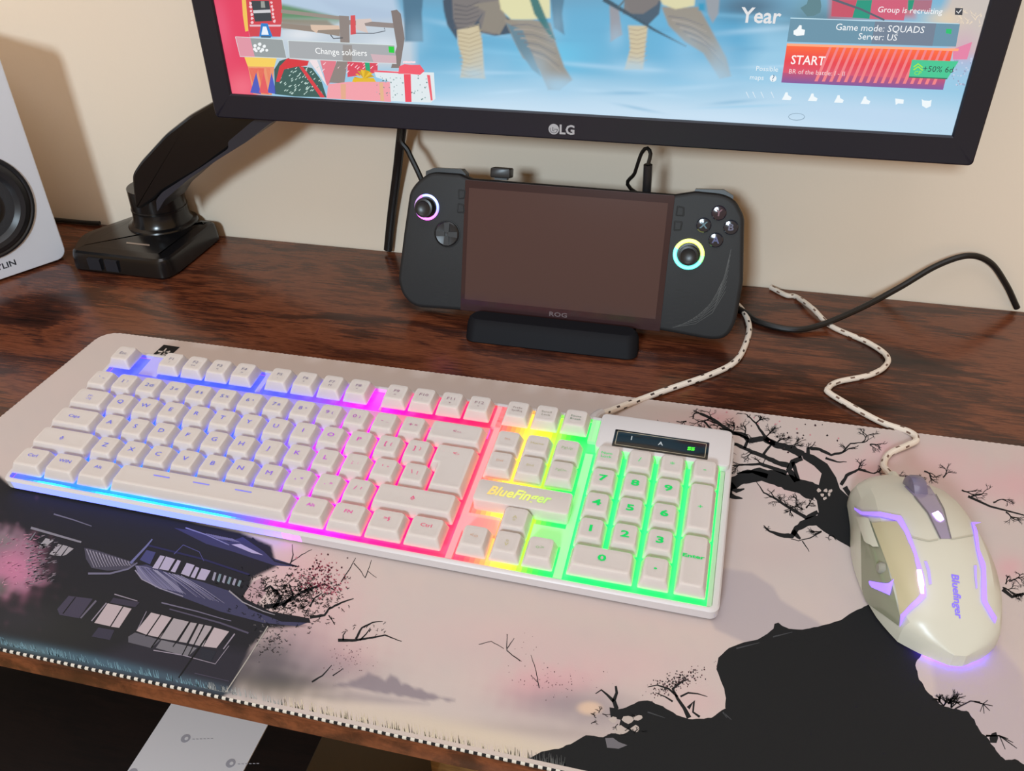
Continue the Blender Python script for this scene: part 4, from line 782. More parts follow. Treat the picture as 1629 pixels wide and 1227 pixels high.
# menu buttons
def panel(k, pts, c, l=8, e=(214, 226, 228), w=1.2):
    q = k(*pts); sa.poly(q, c, l); sa.stroke(q+[q[0]], w, w, e, l+1)
panel(S1, ((305, 238), (610, 255), (635, 378), (335, 365)), (150, 158, 160)); panel(S1, ((645, 262), (1335, 292), (1348, 412), (655, 378)), (166, 170, 174))
sa.poly(S1((305, 238), (400, 243), (430, 368), (335, 365)), (222, 150, 166), 9); sa.poly(S1((1000, 290), (1060, 292), (1060, 398), (1000, 395)), (150, 146, 144), 9); sa.poly(S1((1180, 350), (1345, 360), (1348, 410), (1200, 404)), (206, 176, 184), 9)
sa.poly(S1((1296, 300), (1332, 302), (1334, 342), (1300, 340)), (22, 206, 60), 11)
for x, y, r in ((432, 296, 3), (462, 286, 3.2), (492, 300, 3), (430, 318, 3), (455, 312, 3), (480, 322, 3), (508, 325, 2.6), (440, 330, 2.4), (470, 332, 2.4)): sa.blob(*S1((x, y))[0], r*.9, (240, 244, 246), 11, 10, .1)
sa.text(*S1((988, 338))[0], 'Change soldiers', 6.3, (250, 252, 252), 12, sx=1.02)
# lettering and panels on the right
sa.text(*S3((340, 80))[0], 'Year', 13, (226, 226, 228), 9, bold=.018)
sa.poly(S3((690, 0), (810, 0), (790, 85), (685, 80)), (196, 82, 104), 5); sa.poly(S3((812, 0), (885, 0), (872, 92), (788, 86)), (22, 150, 126), 6); sa.poly(S3((885, 0), (1060, 0), (1040, 100), (872, 92)), (206, 92, 120), 5); sa.poly(S3((1062, 0), (1092, 0), (1080, 50), (1060, 50)), (20, 150, 120), 6); sa.poly(S3((1092, 0), (1180, 0), (1170, 60), (1084, 50)), (170, 110, 130), 5)
sa.stroke(S3((690, -5), (830, 45), (945, 98)), 4, 3, (86, 96, 112), 7); sa.blob(*S3((590, 30))[0], 14, (90, 130, 140), 3, 9, .4)
sa.text(*S3((1070, 52))[0], 'Group is recruiting', 4.9, (246, 246, 248), 9); sa.poly(S3((1292, 38), (1330, 40), (1326, 74), (1290, 72)), (50, 56, 66), 9); sa.stroke(S3((1298, 54), (1307, 64), (1322, 46)), 1.6, 1.6, (240, 240, 240), 10)
for i in range(26): p = S3((rnd.uniform(1300, 1420), rnd.uniform(50, 130)))[0]; sa.stroke([p, (p[0]+rnd.uniform(-7, 7), p[1]-rnd.uniform(2, 8))], 1.4, .5, (232, 214, 190), 4)
for i in range(60): p = S3((rnd.uniform(1240, 1400), rnd.uniform(280, 420)))[0]; sa.blob(*p, rnd.uniform(.6, 1.8), rnd.choice(((150, 160, 190), (196, 206, 230))), 3)
sa.poly(S3((485, 92), (1315, 118), (1295, 228), (468, 204)), (104, 146, 168), 8); sa.poly(S3((900, 104), (1200, 112), (1180, 225), (880, 214)), (112, 128, 148), 9); sa.stroke(S3((485, 88), (1310, 116)), 1.6, 1.2, (190, 222, 236), 10)
sa.text(*S3((922, 140))[0], 'Game mode: SQUADS', 5.7, (246, 248, 250), 12); sa.text(*S3((912, 182))[0], 'Server: US', 5.5, (246, 248, 250), 12)
sa.poly(S3((500, 150), (515, 142), (530, 122), (540, 124), (540, 142), (556, 146), (552, 172), (515, 175), (500, 168)), (244, 248, 250), 12); sa.poly(S3((1248, 140), (1275, 142), (1272, 166), (1246, 163)), (28, 190, 110), 12)
# start button: orange to violet in thin bands
A0, A1, B0, B1 = (468, 212), (1282, 240), (440, 404), (1232, 440)
for i in range(28):
    t0, t1 = i/28, (i+1)/28; L = lambda P, Q, t: (P[0]+(Q[0]-P[0])*t, P[1]+(Q[1]-P[1])*t); t = (t0+t1)/2
    c = mixc((255, 112, 56), (232, 66, 78), t/.45) if t < .45 else (mixc((232, 66, 78), (214, 86, 116), (t-.45)/.3) if t < .75 else mixc((190, 80, 120), (128, 88, 158), (t-.75)/.25))
    sa.poly(S3(L(A0, B0, t0), L(A1, B1, t0), L(A1, B1, t1), L(A0, B0, t1)), c, 8)
for i in range(17):
    x = 640+i*36; sa.poly(S3((x+36, 228+i), (x+48, 229+i), (x-22, 398+i), (x-38, 398+i)), (240, 130, 136), 9)
sa.poly(S3((468, 212), (1310, 238), (1306, 250), (468, 224)), (255, 170, 130), 10); sa.poly(S3((1282, 240), (1375, 205), (1350, 290), (1280, 292)), (226, 130, 166), 8)
sa.text(*S3((487, 294))[0], 'START', 8, (252, 244, 242), 12, align='l', sx=.92, bold=.012); sa.text(*S3((478, 350))[0], 'BR of the battle: I - II', 4.2, (240, 206, 210), 12, align='l')
sa.poly(S3((1080, 292), (1308, 300), (1255, 382), (1064, 374)), (64, 198, 148), 12); sa.poly(S3((1064, 374), (1255, 382), (1250, 388), (1064, 380)), (36, 110, 96), 13)
sa.text(*S3((1208, 340))[0], '+50% 6d', 5.2, (36, 70, 70), 14); sa.text(*S3((1108, 358))[0], 'CP', 3.6, (150, 230, 60), 14)
for dy in (0, 14): sa.stroke(S3((1088, 328+dy), (1110, 312+dy), (1132, 330+dy)), 2, 2, (170, 232, 60), 14)
sa.text(*S3((370, 338))[0], 'Possible', 4.5, (232, 240, 244), 9); sa.text(*S3((320, 380))[0], 'maps', 4.5, (232, 240, 244), 9); sa.blob(*S3((400, 384))[0], 5.4, (236, 242, 246), 9, 14, .02); sa.text(*S3((400, 384))[0], '?', 6, (90, 130, 160), 10)
for x, y in ((465, 470), (592, 476), (720, 484), (850, 490)):
    sa.poly(S3((x-22, y+18), (x-10, y-4), (x-4, y-18), (x+6, y-18), (x+8, y-4), (x+26, y+6), (x+20, y+20)), (238, 246, 250), 9)
sa.poly(S3((998, 482), (1040, 488), (1038, 508), (1012, 506), (1000, 514)), (238, 246, 250), 9); sa.poly(S3((1128, 486), (1140, 492), (1165, 494), (1176, 488), (1172, 520), (1150, 530), (1130, 518)), (238, 246, 250), 9)
for x in (268, 300, 340, 390): sa.stroke(S3((x, 450), (x+14, 480)), 1.6, .8, (214, 230, 242), 6)
q = [S3((515+40*math.cos(a/12*6.28), 572+17*math.sin(a/12*6.28)))[0] for a in range(13)]; sa.stroke(q, 1.5, 1, (150, 176, 196), 6)
nx_, ny_ = 560, 149
XX, ZZ = np.meshgrid(np.linspace(MX0, MX1, nx_), np.concatenate([np.linspace(MZ0, MZ0+95, 120), np.linspace(MZ0+100, MZ0+296, ny_-120)])); PW = np.stack([XX.ravel(), np.full(XX.size, YM-.4), ZZ.ravel()], 1)
ws = Wash(PW); screenwash(ws); i_ = (np.arange(ny_-1)[:, None]*nx_+np.arange(nx_-1)[None, :]).ravel(); LQ = np.stack([i_, i_+1, i_+nx_+1, i_+nx_], 1)
join_art('screen', PW, LQ, ws.c, sa, [vcmat('lit_lcd_panel', .25, emit=1.0, base=0, spec=.3)], MO, Mof(MO))
# maker's mark on the bottom bezel
b = MB(); c0 = aty(881, 205.5, YM-3); LF = lambda X, Y: (c0.x+X, YM-3.15, c0.z+Y)
def ringm(mb, r0, r1, a0, a1, fn, n=24):
    for i in range(n):
        t0, t1 = a0+(a1-a0)*i/n, a0+(a1-a0)*(i+1)/n
        mb.add([fn(r0*math.cos(t0), r0*math.sin(t0)), fn(r1*math.cos(t0), r1*math.sin(t0)), fn(r1*math.cos(t1), r1*math.sin(t1)), fn(r0*math.cos(t1), r0*math.sin(t1))], [(0, 1, 2, 3)])
b.add([LF(3.9*math.cos(i/24*6.283), 3.9*math.sin(i/24*6.283)) for i in range(24)], [tuple(range(24))], 0)
LF2 = lambda X, Y: (c0.x+X, YM-3.25, c0.z+Y)
ringm2 = MB(); ringm(ringm2, 2.5, 2.95, -math.pi/2-1.9, .0, LF2); ringm2.add([LF2(-.9, 1.6), LF2(-.35, 1.6), LF2(-.35, -1.0), LF2(-.9, -1.0)], [(0, 1, 2, 3)]); ringm2.add([LF2(-.9, -1.0), LF2(.6, -1.0), LF2(.6, -1.5), LF2(-.9, -1.5)], [(0, 1, 2, 3)]); ringm2.add([LF2(.2, .3), LF2(2.9, .3), LF2(2.9, -.2), LF2(.2, -.2)], [(0, 1, 2, 3)])
text(b, 'LG', 9.6, lambda X, Y: LF(X+9.8, Y-.2), 0, bold=.03); n0 = len(b.v)
b.add(ringm2.v, ringm2.f, 1); b.xf(T_)
b.build('maker_logo', [mat('silver_print', (176, 178, 184), .4), mat('dark_logo_lines', (90, 92, 98), .5)], MO, smooth=0)

# ------------------------------------------------------------------ monitor arm
AR = thing('swing_arm', 'black gas spring monitor arm on a chunky square desk base', 'monitor arm', (-520, 650, 0)); T_ = world_to(AR)
armm = mat('glossy_black_arm_plastic', (17, 17, 19), .22, spec=.5); armd = mat('dark_grey_arm_underside', (46, 47, 56), .4)
b = MB(); P = roundpoly([(-572, 603), (-476, 601), (-470, 612), (-470, 696), (-560, 698), (-588, 640)], [8, 10, 8, 9, 9, 14], 5)
b.loft([[(x, y, z) for x, y in (inset(P, d) if d else P)] for d, z in ((1.5, 0), (0, 2), (1.0, 14), (2.0, 17.5), (4.0, 19.2), (12, 20.5), (13, 20.6))]); b.xf(T_); b.build('base', armm, AR)
b = MB()
for x in (-548, -531): b.rbox(x-6.5, x+6.5, 0, .8, 4, 15, .5, .2)
b2 = MB()
for x in (-546, -528): b2.box((x-6.5, 600.6, 4), (x+6.5, 604, 15))
b2.xf(T_); b2.build('base_slot_cover', mat('black_cover_plate', (34, 37, 44), .35), AR)
cc = atz(260, 352, 21)
b = MB(); b.lathe(cc.x, cc.y, [(33, 20), (32, 22), (28.5, 23.5), (26.5, 27), (25.8, 36), (26.2, 36.5), (26.2, 38), (25.6, 38.5), (25.2, 58)], 40); b.xf(T_); b.build('swivel_column', armm, AR)
o = sub(MO) if 0 else None
b = MB(); q = [atz(x, y, 20.8) for x, y in ((201, 385), (238, 389), (238, 391.5), (201, 387.5))]; b.add([tuple(v) for v in q], [(3, 2, 1, 0)]); b.xf(T_); b.build('maker_plate', mat('bronze_print', (150, 134, 122), .4, .2), AR, smooth=0)
YA = 636
def sil(pts, Y): return [(aty(x, y, Y).x, aty(x, y, Y).z) for x, y in pts]
P = roundpoly(sil([(209, 278), (222, 258), (262, 214), (300, 184), (345, 158), (392, 150), (440, 160), (432, 190), (380, 225), (320, 270), (258, 306), (246, 318), (222, 334), (214, 330)], YA), 5, 3)
b = MB(); b.loft([[(x, y, z) for x, z in (inset(P, d) if d else P)] for d, y in ((2.5, YA-.5), (.8, YA+.5), (0, YA+2.5), (0, YA+40), (1, YA+42), (3, YA+43))]); b.xf(T_); b.build('spring_arm', armm, AR)
P = roundpoly(sil([(248, 318), (258, 306), (320, 266), (364, 236), (362, 226), (400, 194), (440, 168), (470, 178), (430, 196), (392, 226), (350, 252), (300, 285), (262, 318), (250, 338)], YA-1.5), 3, 3)
b = MB(); b.loft([[(x, y, z) for x, z in P] for y in (YA-1.5, YA+44)]); b.xf(T_); b.build('lower_cover', armd, AR)
b = MB(); tube(b, [(-390, 680, 150), (-300, 684, 200), (-200, 684, 280), (-130, 684, 335)], 15, 12); b.xf(T_); b.build('upper_arm', armm, AR)
b = MB(); b.cyl(-110, 340, -676, -664, 40); b.v = [(x, -z, y) for x, y, z in b.v]; b.xf(T_); b.build('mounting_head', armm, AR)

# ------------------------------------------------------------------ speaker
SM = Matrix(((.48, -.877, 0, -592.6), (.877, .48, 0, 622.9), (0, 0, 1, 0), (0, 0, 0, 1)))
SP = thing('speaker', 'white bookshelf speaker with a black woofer at the left edge', 'speaker', M=SM)
spm = mat('white_speaker_cabinet', (236, 232, 226), .45); spf = mat('satin_white_front_panel', (236, 243, 255), .3, spec=.5); rub = mat('black_speaker_rubber', (36, 38, 42), .38); con = mat('dark_grey_cone', (52, 55, 60), .6, bump=.4, nscale=1600)
b = MB()
def srect(e, y, r, z0=1.5, z1=203): return [(x, y, z) for x, z in rrect(-118+e, -e, z0+e, z1-e, r, 5)]
b.loft([srect(0, 5, 6), srect(0, 120, 6), srect(2, 122, 5)][::-1]+[srect(2, 3.5, 5)]); b.build('cabinet', spm, SP)
b = MB(); b.loft([srect(1.6, 3.6, 8), srect(.6, 3.0, 9), srect(.4, 1.6, 9), srect(1.2, .3, 9), srect(2.6, 0, 9)]); b.build('front_panel', spf, SP)
def flathe(cx, cz, prof, n=56): return MB().loft([[(cx+r*math.cos(6.28318*i/n), y, cz+r*math.sin(6.28318*i/n)) for i in range(n)] for r, y in prof])
WX, WZ = -60.5, 70.5
flathe(WX, WZ, [(48.5, .2), (48, -1.4), (46, -2), (44.5, -1.2), (43, -2.6), (39, -4.6), (35, -3.8), (32, -1.0), (31, -.3)]).build('woofer_surround', rub, SP)
flathe(WX, WZ, [(32, -.4), (30, -.6), (26, -.5), (19, -.4), (16, -.45)]).build('woofer_cone', con, SP)
flathe(WX, WZ, [(20, -.5), (19.4, -3), (16, -4.8), (11, -6.6), (5, -7.6), (1, -7.8)]).build('dust_cap', con, SP)
flathe(WX, 158, [(26, .2), (25.6, -1.5), (23, -1.8), (14, -.6), (11, -1), (8, -3), (3, -4.2), (.5, -4.4)]).build('tweeter', rub, SP)
b = MB(); text(b, 'VYLIN', 7.6, lambda X, Y: (-45.5+X, -.08, 13.5+Y), 0, align='r', sx=1.1, bold=.02); b.build('maker_lettering', mat('dark_print', (40, 48, 58), .5), SP, smooth=0)
for x in (-104, -14):
    for y in (14, 108): MB().cyl(x, y, 0, 2.4, 6, n=16).build('rubber_foot', rub, SP)

# ------------------------------------------------------------------ handheld console
LEAN = .30; s_, c_ = math.sin(LEAN), math.cos(LEAN)
CM = Matrix(((1, 0, 0, -186), (0, s_, -c_, 588), (0, c_, s_, 12), (0, 0, 0, 1)))
HC = thing('handheld_console', 'black handheld game console with a dark screen leaning on its stand', 'game console', M=CM)
Pc, Nc = Vector((-186, 588, 12)), Vector((0, -c_, s_)); CI = CM.inverted()
def cp(x, y): q = CI @ hit(x, y, Pc, Nc); return (q.x, q.y)
K = lambda *p: [cp(*q) for q in crop(600, 220, .3806, *p)]
hcm = mat('dark_grey_console_shell', (29, 30, 32), .55, spec=.4, bump=.2, nscale=2500); hcb = mat('black_console_button', (30, 31, 34), .35)
out = roundpoly(K((85, 590), (100, 655), (150, 707), (330, 720), (760, 765), (1180, 805), (1400, 846), (1460, 838), (1500, 775), (1530, 600), (1535, 330), (1500, 265), (1450, 236), (1330, 224), (1245, 237), (385, 170), (340, 150), (220, 142), (165, 180), (133, 225), (108, 400)), [2, 8, 8, 3, 1, 3, 8, 8, 8, 2, 4, 4, 6, 2, 1, 1, 2, 5, 5, 4, 2], 4)
b = MB(); b.loft([[(x, y, z) for x, y in (inset(out, d) if d else out)] for d, z in ((7, -24), (3, -21), (.6, -15), (0, -9), (0, -3), (.7, -1), (1.8, -.2), (3.4, 0))]); b.build('shell', hcm, HC)
TL, TR, BR_, BL = K((387, 176), (1245, 238), (1182, 803), (330, 717))
sx0, sx1 = (TL[0]+BL[0])/2, (TR[0]+BR_[0])/2; sy0, sy1 = (BL[1]+BR_[1])/2-.3, (TL[1]+TR[1])/2
b = MB(); b.rbox(sx0, sx1, sy0, sy1, -.5, .35, .8, .2); SG = b.build('screen_glass', mat('haze_tinted_glass', (58, 40, 42), .1, spec=.4), HC, smooth=0); sub(SG)  # brownish reflection of the room is put into the glass base colour
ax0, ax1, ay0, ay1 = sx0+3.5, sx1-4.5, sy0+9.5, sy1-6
b = MB(); b.add([(ax0, ay0, .38), (ax1, ay0, .38), (ax1, ay1, .38), (ax0, ay1, .38)], [(0, 1, 2, 3)]); o = b.build('display_area', mat('haze_tinted_display', (80, 59, 57), .1, spec=.4), SG, smooth=0)  # base colour lightened to carry the warm reflected haze
b = MB(); text(b, 'ROG', 5, lambda X, Y: ((sx0+sx1)/2+X, sy0+4.6+Y, .38), 0, sx=1.4, bold=.02); b.build('screen_lettering', mat('faint_grey_print', (92, 74, 76), .4), SG, smooth=0)
def led(name, cx, cy, cols, r0=8.6, r1=11.2):
    b = MB(); n = 48
    for i in range(n):
        t0, t1 = 6.28318*i/n, 6.28318*(i+1)/n; c = cols((i+.5)/n)
        for (ra, za, rb, zb) in ((r0, .3, r0+.7, 1.1), (r0+.7, 1.1, r1-.7, 1.1), (r1-.7, 1.1, r1, .2)):
            b.add([(cx+ra*math.cos(t0), cy+ra*math.sin(t0), za), (cx+rb*math.cos(t0), cy+rb*math.sin(t0), zb), (cx+rb*math.cos(t1), cy+rb*math.sin(t1), zb), (cx+ra*math.cos(t1), cy+ra*math.sin(t1), za)], [(0, 1, 2, 3)], 0, c)
    return b.build(name, emitmat('joystick_ring_light_'+('blue' if cx < 50 else 'green'), (200, 200, 210), 2.2), HC, smooth=0, color=True)
def stick(cx, cy):
    b = MB(); b.lathe(cx, cy, [(8.4, -.2), (8.4, .5), (5, .7), (4, 4), (4.2, 6), (7.2, 6.8), (7.6, 7.8), (7.3, 8.8), (5.8, 9.1), (4.6, 8.4), (1, 8.1)], 32); b.build('joystick', hcb, HC)
lx, ly = cp(679, 329.6); rx, ry = cp(1095.5, 404.6)
def lc_(t):                                   # angle fraction from +x, counter-clockwise
    a = t*360
    if 70 <= a < 110 or a >= 350 or a < 70:
        k = lin(mixc((90, 110, 255), (150, 170, 255), 1-abs((a if a < 180 else a-360)-60)/60)); return tuple(v*1.2 for v in k)
    if a > 300: return lin(mixc((230, 60, 240), (110, 100, 255), (a-300)/50))
    if 225 < a: return tuple(v*1.4 for v in lin((255, 70, 240)))
    return tuple(v*(.8 if a > 190 or a < 125 else .25) for v in lin((200, 60, 240)))
def rc_(t):
    a = t*360
    if -20 < a < 160: return lin(mixc((190, 240, 0), (250, 245, 20), 1-abs(a-80)/80))
    return tuple(v*1.1 for v in lin((0, 225, 200))) if a < 330 else lin((90, 240, 90))
led('joystick_ring', lx, ly, lc_, 8.2, 10.4); led('joystick_ring', rx, ry, rc_, 8.8, 11.8); stick(lx, ly); stick(rx, ry)
dx_, dy_ = cp(711.5, 372)
b = MB(); b.lathe(dx_, dy_, [(11, -.1), (11, .5), (10.4, .6), (10.3, 0), (10.2, -.1)], 40, cap=False); b.build('dpad_ring', mat('black_groove', (12, 12, 13), .6), HC)
b = MB(); b.lathe(dx_, dy_, [(10.0, 0), (9.9, 1.2), (9, 1.9), (5, 1.3), (.5, 1.1)], 40)
for a in range(4):
    ca, sa_ = math.cos(a*math.pi/2), math.sin(a*math.pi/2); f_ = lambda x, y, z: (dx_+x*ca-y*sa_, dy_+x*sa_+y*ca, z)
    b.loft([[f_(1.5, -1.8, z), f_(9, -2.4, z), f_(9, 2.4, z), f_(1.5, 1.8, z)] for z in (1, 2.3)])
b.build('direction_pad', hcb, HC)
for px, py, t, c in ((1143.5, 338.7, 'Y', (104, 52, 66)), (1119.5, 358, 'X', (66, 104, 116)), (1162.5, 361.6, 'B', (84, 82, 108)), (1138.6, 381.8, 'A', (70, 74, 124))):
    x, y = cp(px, py); b = MB(); b.lathe(x, y, [(5.6, -.1), (5.5, 1.6), (4.8, 2.3), (2.6, 2.6), (.4, 2.7)], 28); o = b.build('face_button', mat('glossy_button_'+t.lower(), (44, 38, 50) if t == 'Y' else (36, 40, 50), .1, spec=.7), HC)
    sub(o); o['label'] = 'round glossy button lettered '+t; b = MB(); text(b, t, 7, lambda X, Y: (x+X, y+Y, 2.75), 0, sx=1.1, bold=.02); b.build('letter', mat('letter_'+t.lower(), c, .4), o, smooth=0)
for px, py, fl_ in ((355, 235, 1), (352, 293, -1), (1268, 305, -1), (1258, 367, 1)):
    x, y = K((px, py))[0]; tr = [(x-3.0, y-4*fl_), (x+2.6, y-3.2*fl_), (x+3.2, y+3.6*fl_), (x-3.4, y+3.8*fl_)]
    if fl_ < 0: tr = tr[::-1]
    tr = roundpoly(tr, 1, 2); MB().prism(tr, -.2, .45, .2).build('menu_button_rim', MATS['black_groove'], HC, smooth=0); MB().prism(inset(tr, .7), 0, .8, .3).build('menu_button', hcm, HC)
gm = MATS['black_groove']
for gx, gy, sgn in ((285, 600, 1), (1262, 700, 1)):
    b = MB()
    for i in range(9):
        for j in (0, 1):
            x, y = K((gx+(-18 if j == 0 else 12)+(4-i)*5*sgn, gy-66+i*17+j*12))[0]; b.add([(x-2.9, y-.7, .03), (x+2.3, y-.7, .03), (x+2.9, y+.7, .03), (x-2.3, y+.7, .03)], [(0, 1, 2, 3)])
    b.build('speaker_grille', gm, HC, smooth=0)
for pts in (((190, 140), (225, 126), (340, 132), (358, 152)), ((1325, 224), (1330, 216), (1450, 220), (1490, 245))):
    q = K(*pts); b = MB(); b.loft([[(x, y, z) for x, y in [(q[0][0], q[0][1]-6)]+q+[(q[3][0], q[3][1]-6)]][::-1] for z in (-18, -8)]); b.build('bumper', hcb, HC)
b = MB()
for i in range(9): q = K((1235+i*12, 790-i*4), (1330+i*9, 775-i*12), (1400+i*6, 730-i*18), (1455+i*3, 640-i*22)); b.add([(q[0][0], q[0][1], .04), (q[1][0], q[1][1], .04), (q[2][0], q[2][1], .04), (q[3][0], q[3][1], .04), (q[3][0]+.25, q[3][1], .04), (q[2][0]+.25, q[2][1]-.25, .04), (q[1][0], q[1][1]-.3, .04), (q[0][0], q[0][1]-.3, .04)], [(0, 7, 6, 1), (1, 6, 5, 2), (2, 5, 4, 3)])
b.build('etched_lines', mat('etched_grey_line', (78, 80, 80), .3), HC, smooth=0)

ST = thing('console_stand', 'low black stand under the handheld console', 'stand', (-110, 575, 0)); T_ = world_to(ST)
stm = mat('navy_black_stand_plastic', (14, 15, 21), .65, spec=.2)
def sx_(y, x0, x1): return [(x0, y), (x1, y)]
b = MB(); xs = (-179, -41)
b.loft([rrect(xs[0]+1, xs[1]-1, 558, 583, 8, 6, 0), rrect(xs[0], xs[1], 557.5, 583, 8, 6, 1), rrect(xs[0], xs[1]-.5, 562.5, 583, 9, 6, 11), rrect(xs[0]+1, xs[1]-2, 565, 582, 9, 6, 14.5), rrect(xs[0]+3, xs[1]-4, 567.5, 581, 8, 6, 16)]); b.box((xs[0]+6, 575, 0), (xs[1]-6, 680, 3)); b.xf(T_); b.build('base_lip', stm, ST)
b = MB(); P = [(636, 3), (650, 3), (664, 74), (658, 76)]; b.loft([[(x, y, z) for y, z in P] for x in (-160, -60)]); b.xf(T_); b.build('back_rest', stm, ST)

# usb receiver and charging lead on the console's top edge
q0 = CM @ Vector((*cp(792, 286), -12)); UD = thing('usb_dongle', 'small black wireless dongle plugged into the console top', 'dongle', tuple(q0))
Rr = CM.to_3x3().to_4x4(); b = MB(); b.rbox(-8, 8, .9, 8.6, -6, 6, 1.5, .8); b.xf(Rr); b.build('body', hcb, UD)
b = MB(); b.box((-5, -.8, -3), (5, 2.0, 3)); b.xf(Rr); b.build('plug', mat('black_plug', (20, 20, 22), .4), UD)
cabm = mat('black_cable_jacket', (20, 19, 19), .42)
q1 = CM @ Vector((*cp(1027, 303), -12)); CL = thing('charging_cable', 'thin black cable plugged upright into the console top', 'cable', tuple(q1)); T_ = world_to(CL)
y_ = q1.y; tp = aty(1031, 262, y_)
b = MB(); tube(b, [tuple(q1-Vector((0, 0, 2.2))), tuple(q1.lerp(tp, .5)), tuple(tp)], 3.4, 12); b.xf(T_); b.build('plug', hcb, CL)
b = MB(); P = [tuple(tp)]+[tuple(aty(x, y, y_+dy)) for x, y, dy in ((1035, 245, 2), (1030, 236, 5), (1021, 243, 9), (1010, 275, 14), (1003, 300, 20))]+[(-20, 668, 70), (-10, 682, 20), (4, 690, 2.0)]
tube(b, P, 1.5, 8, step=3); b.xf(T_); b.build('cord', cabm, CL)

# hanging leads behind the monitor
b = MB(); P = [(-235, 663, 230)]+[tuple(aty(x, y, Y)) for x, y, Y in ((640, 200, 680), (632, 270, 692), (623, 340, 697), (617, 398, 698))]
tube(b, P, 4.2, 10, flat=.7); o = b.build('monitor_cable', cabm); tag(o, 'thick black cable hanging straight down from the monitor to the desk edge', 'cable')
b = MB(); P = [(-236, 663, 200)]+[tuple(aty(x, y, Y)) for x, y, Y in ((636, 205, 662), (650, 242, 660), (668, 280, 655))]+[(-225, 650, 60), (-205, 650, 20), (-190, 670, 2.2), (-186, 695, 2.2)]
tube(b, P, 2.4, 8); o = b.build('diagonal_cable', cabm); tag(o, 'black cable slanting from behind the monitor down behind the console', 'cable')
b = MB(); P = [(-30, 695, 2.8), (10, 672, 2.8), (36, 650, 2.8), (50, 634, 2.8), (76, 627, 2.8), (98, 636, 4.5)]+[tuple(aty(x, y, Y)) for x, y, Y in ((1370, 490, 655), (1430, 458, 672), (1490, 423, 684), (1540, 407, 690), (1575, 418, 694), (1600, 452, 697), (1618, 490, 699))]
tube(b, P, 2.5, 10); o = b.build('power_cable', cabm); tag(o, 'black cable arching up in front of the wall at the right', 'cable')
b = MB(); P = [(-700, 696, 3), (-655, 697, 2.6), (-625, 697, 2.6), (-612, 699, 2.4)]; tube(b, P, 2.2, 8); o = b.build('speaker_wire', cabm); tag(o, 'short black wire on the desk behind the white speaker', 'cable')

# ------------------------------------------------------------------ mouse
ya = Vector((-.145, .989, 0)).normalized(); xa = Vector((ya.y, -ya.x, 0)); O_ = Vector((144.1, 312.4, 3.1))
MMx = Matrix(((xa.x, ya.x, 0, O_.x), (xa.y, ya.y, 0, O_.y), (0, 0, 1, O_.z), (0, 0, 0, 1)))
MS = thing('computer_mouse', 'white wired mouse with violet light strips on the mat', 'mouse', M=MMx)
msm = mat('glossy_cream_white_plastic', (206, 204, 190), .32, spec=.4)
SEC = [(-3, 3, 3, 9, 9), (3, 15, 15, 14.5, 11), (10, 24.5, 23, 21, 12), (25, 31, 29.5, 30, 12), (42, 34, 32.5, 35.5, 12), (58, 34.5, 33.5, 37, 12), (74, 33, 33, 35, 12), (90, 29, 33, 31, 12), (104, 27, 31, 25.5, 11), (114, 26, 24, 21, 10), (121, 19, 14, 17.5, 9), (126, 9, 7, 14, 8)]
def sect(y, wl, wr, zt, zs):
    pr = [(1.0, 0), (1.0, zs*.55), (.985, zs), (.9, zs+(zt-zs)*.45), (.72, zs+(zt-zs)*.78), (.48, zs+(zt-zs)*.94), (.22, zs+(zt-zs)*.995), (0, zt)]
    pr = [(a, max(z, 1.0)) for a, z in pr]; L = [(-wl*a, y, z) for a, z in pr]; R = [(wr*a, y, z) for a, z in pr[:-1]][::-1]; return L+R
ss = [SEC[0]]
for i in range(len(SEC)-1):
    for k in (1, 2, 3): ss.append(tuple(SEC[i][j]+(SEC[i+1][j]-SEC[i][j])*k/3 for j in range(5)))
A_ = np.array(ss)
for _ in range(1): A_[1:-1, 1:] = .25*A_[:-2, 1:]+.5*A_[1:-1, 1:]+.25*A_[2:, 1:]
b = MB(); b.loft([sect(*r) for r in A_]); shell = MB(); shell.v, shell.f = list(b.v), list(b.f); b.build('shell', msm, MS, smooth=24)
bv = BVHTree.FromPolygons([MMx @ Vector(p) for p in shell.v], [tuple(f) for f in shell.f]); MI = MMx.inverted()
def onm(x, y, off=.3):
    for dx in (0, 2, -2, 5, -5, 9, -9):
        r = bv.ray_cast(CC, ray(x+dx, y).normalized())
        if r[0] is not None: return MI @ (r[0]+r[1]*off*(1 if r[1].dot(ray(x, y)) < 0 else -1))
    return MI @ atz(x, y, 8)
Q = lambda *p: crop(1300, 680, .3261, *p)
def res_(P, n):
    P = [Vector(p) for p in P]; d = [0]
    for a, c in zip(P, P[1:]): d.append(d[-1]+(c-a).length)
    o = []
    for k in range(n+1):
        t = d[-1]*k/n; i = max(j for j in range(len(d)-1) if d[j] <= t+1e-9) if t < d[-1] else len(P)-2
        o.append(P[i].lerp(P[i+1], (t-d[i])/(d[i+1]-d[i])))
    return o
def band(name, A, B, m, off=.3, n=24, k=5, parent=None, **kw):   # skin panel lying on the shell between two edge lines
    A, B = res_(Q(*A), n), res_(Q(*B), n); V = []; f = []
    for a, c in zip(A, B):
        for j in range(k+1): p = a.lerp(c, j/k); V.append(tuple(onm(p.x, p.y, off)))
    W1 = k+1
    for i in range(n):
        for j in range(k): f.append((i*W1+j, i*W1+j+1, (i+1)*W1+j+1, (i+1)*W1+j))
    b = MB(); b.add(V, f); return b.build(name, m, parent or MS, smooth=60)
vio = mat('violet_light_strip', (170, 150, 240), .3, emit=(120, 80, 255), es=1.3); viob = mat('bright_violet_led', (230, 215, 255), .3, emit=(225, 190, 255), es=2.2)
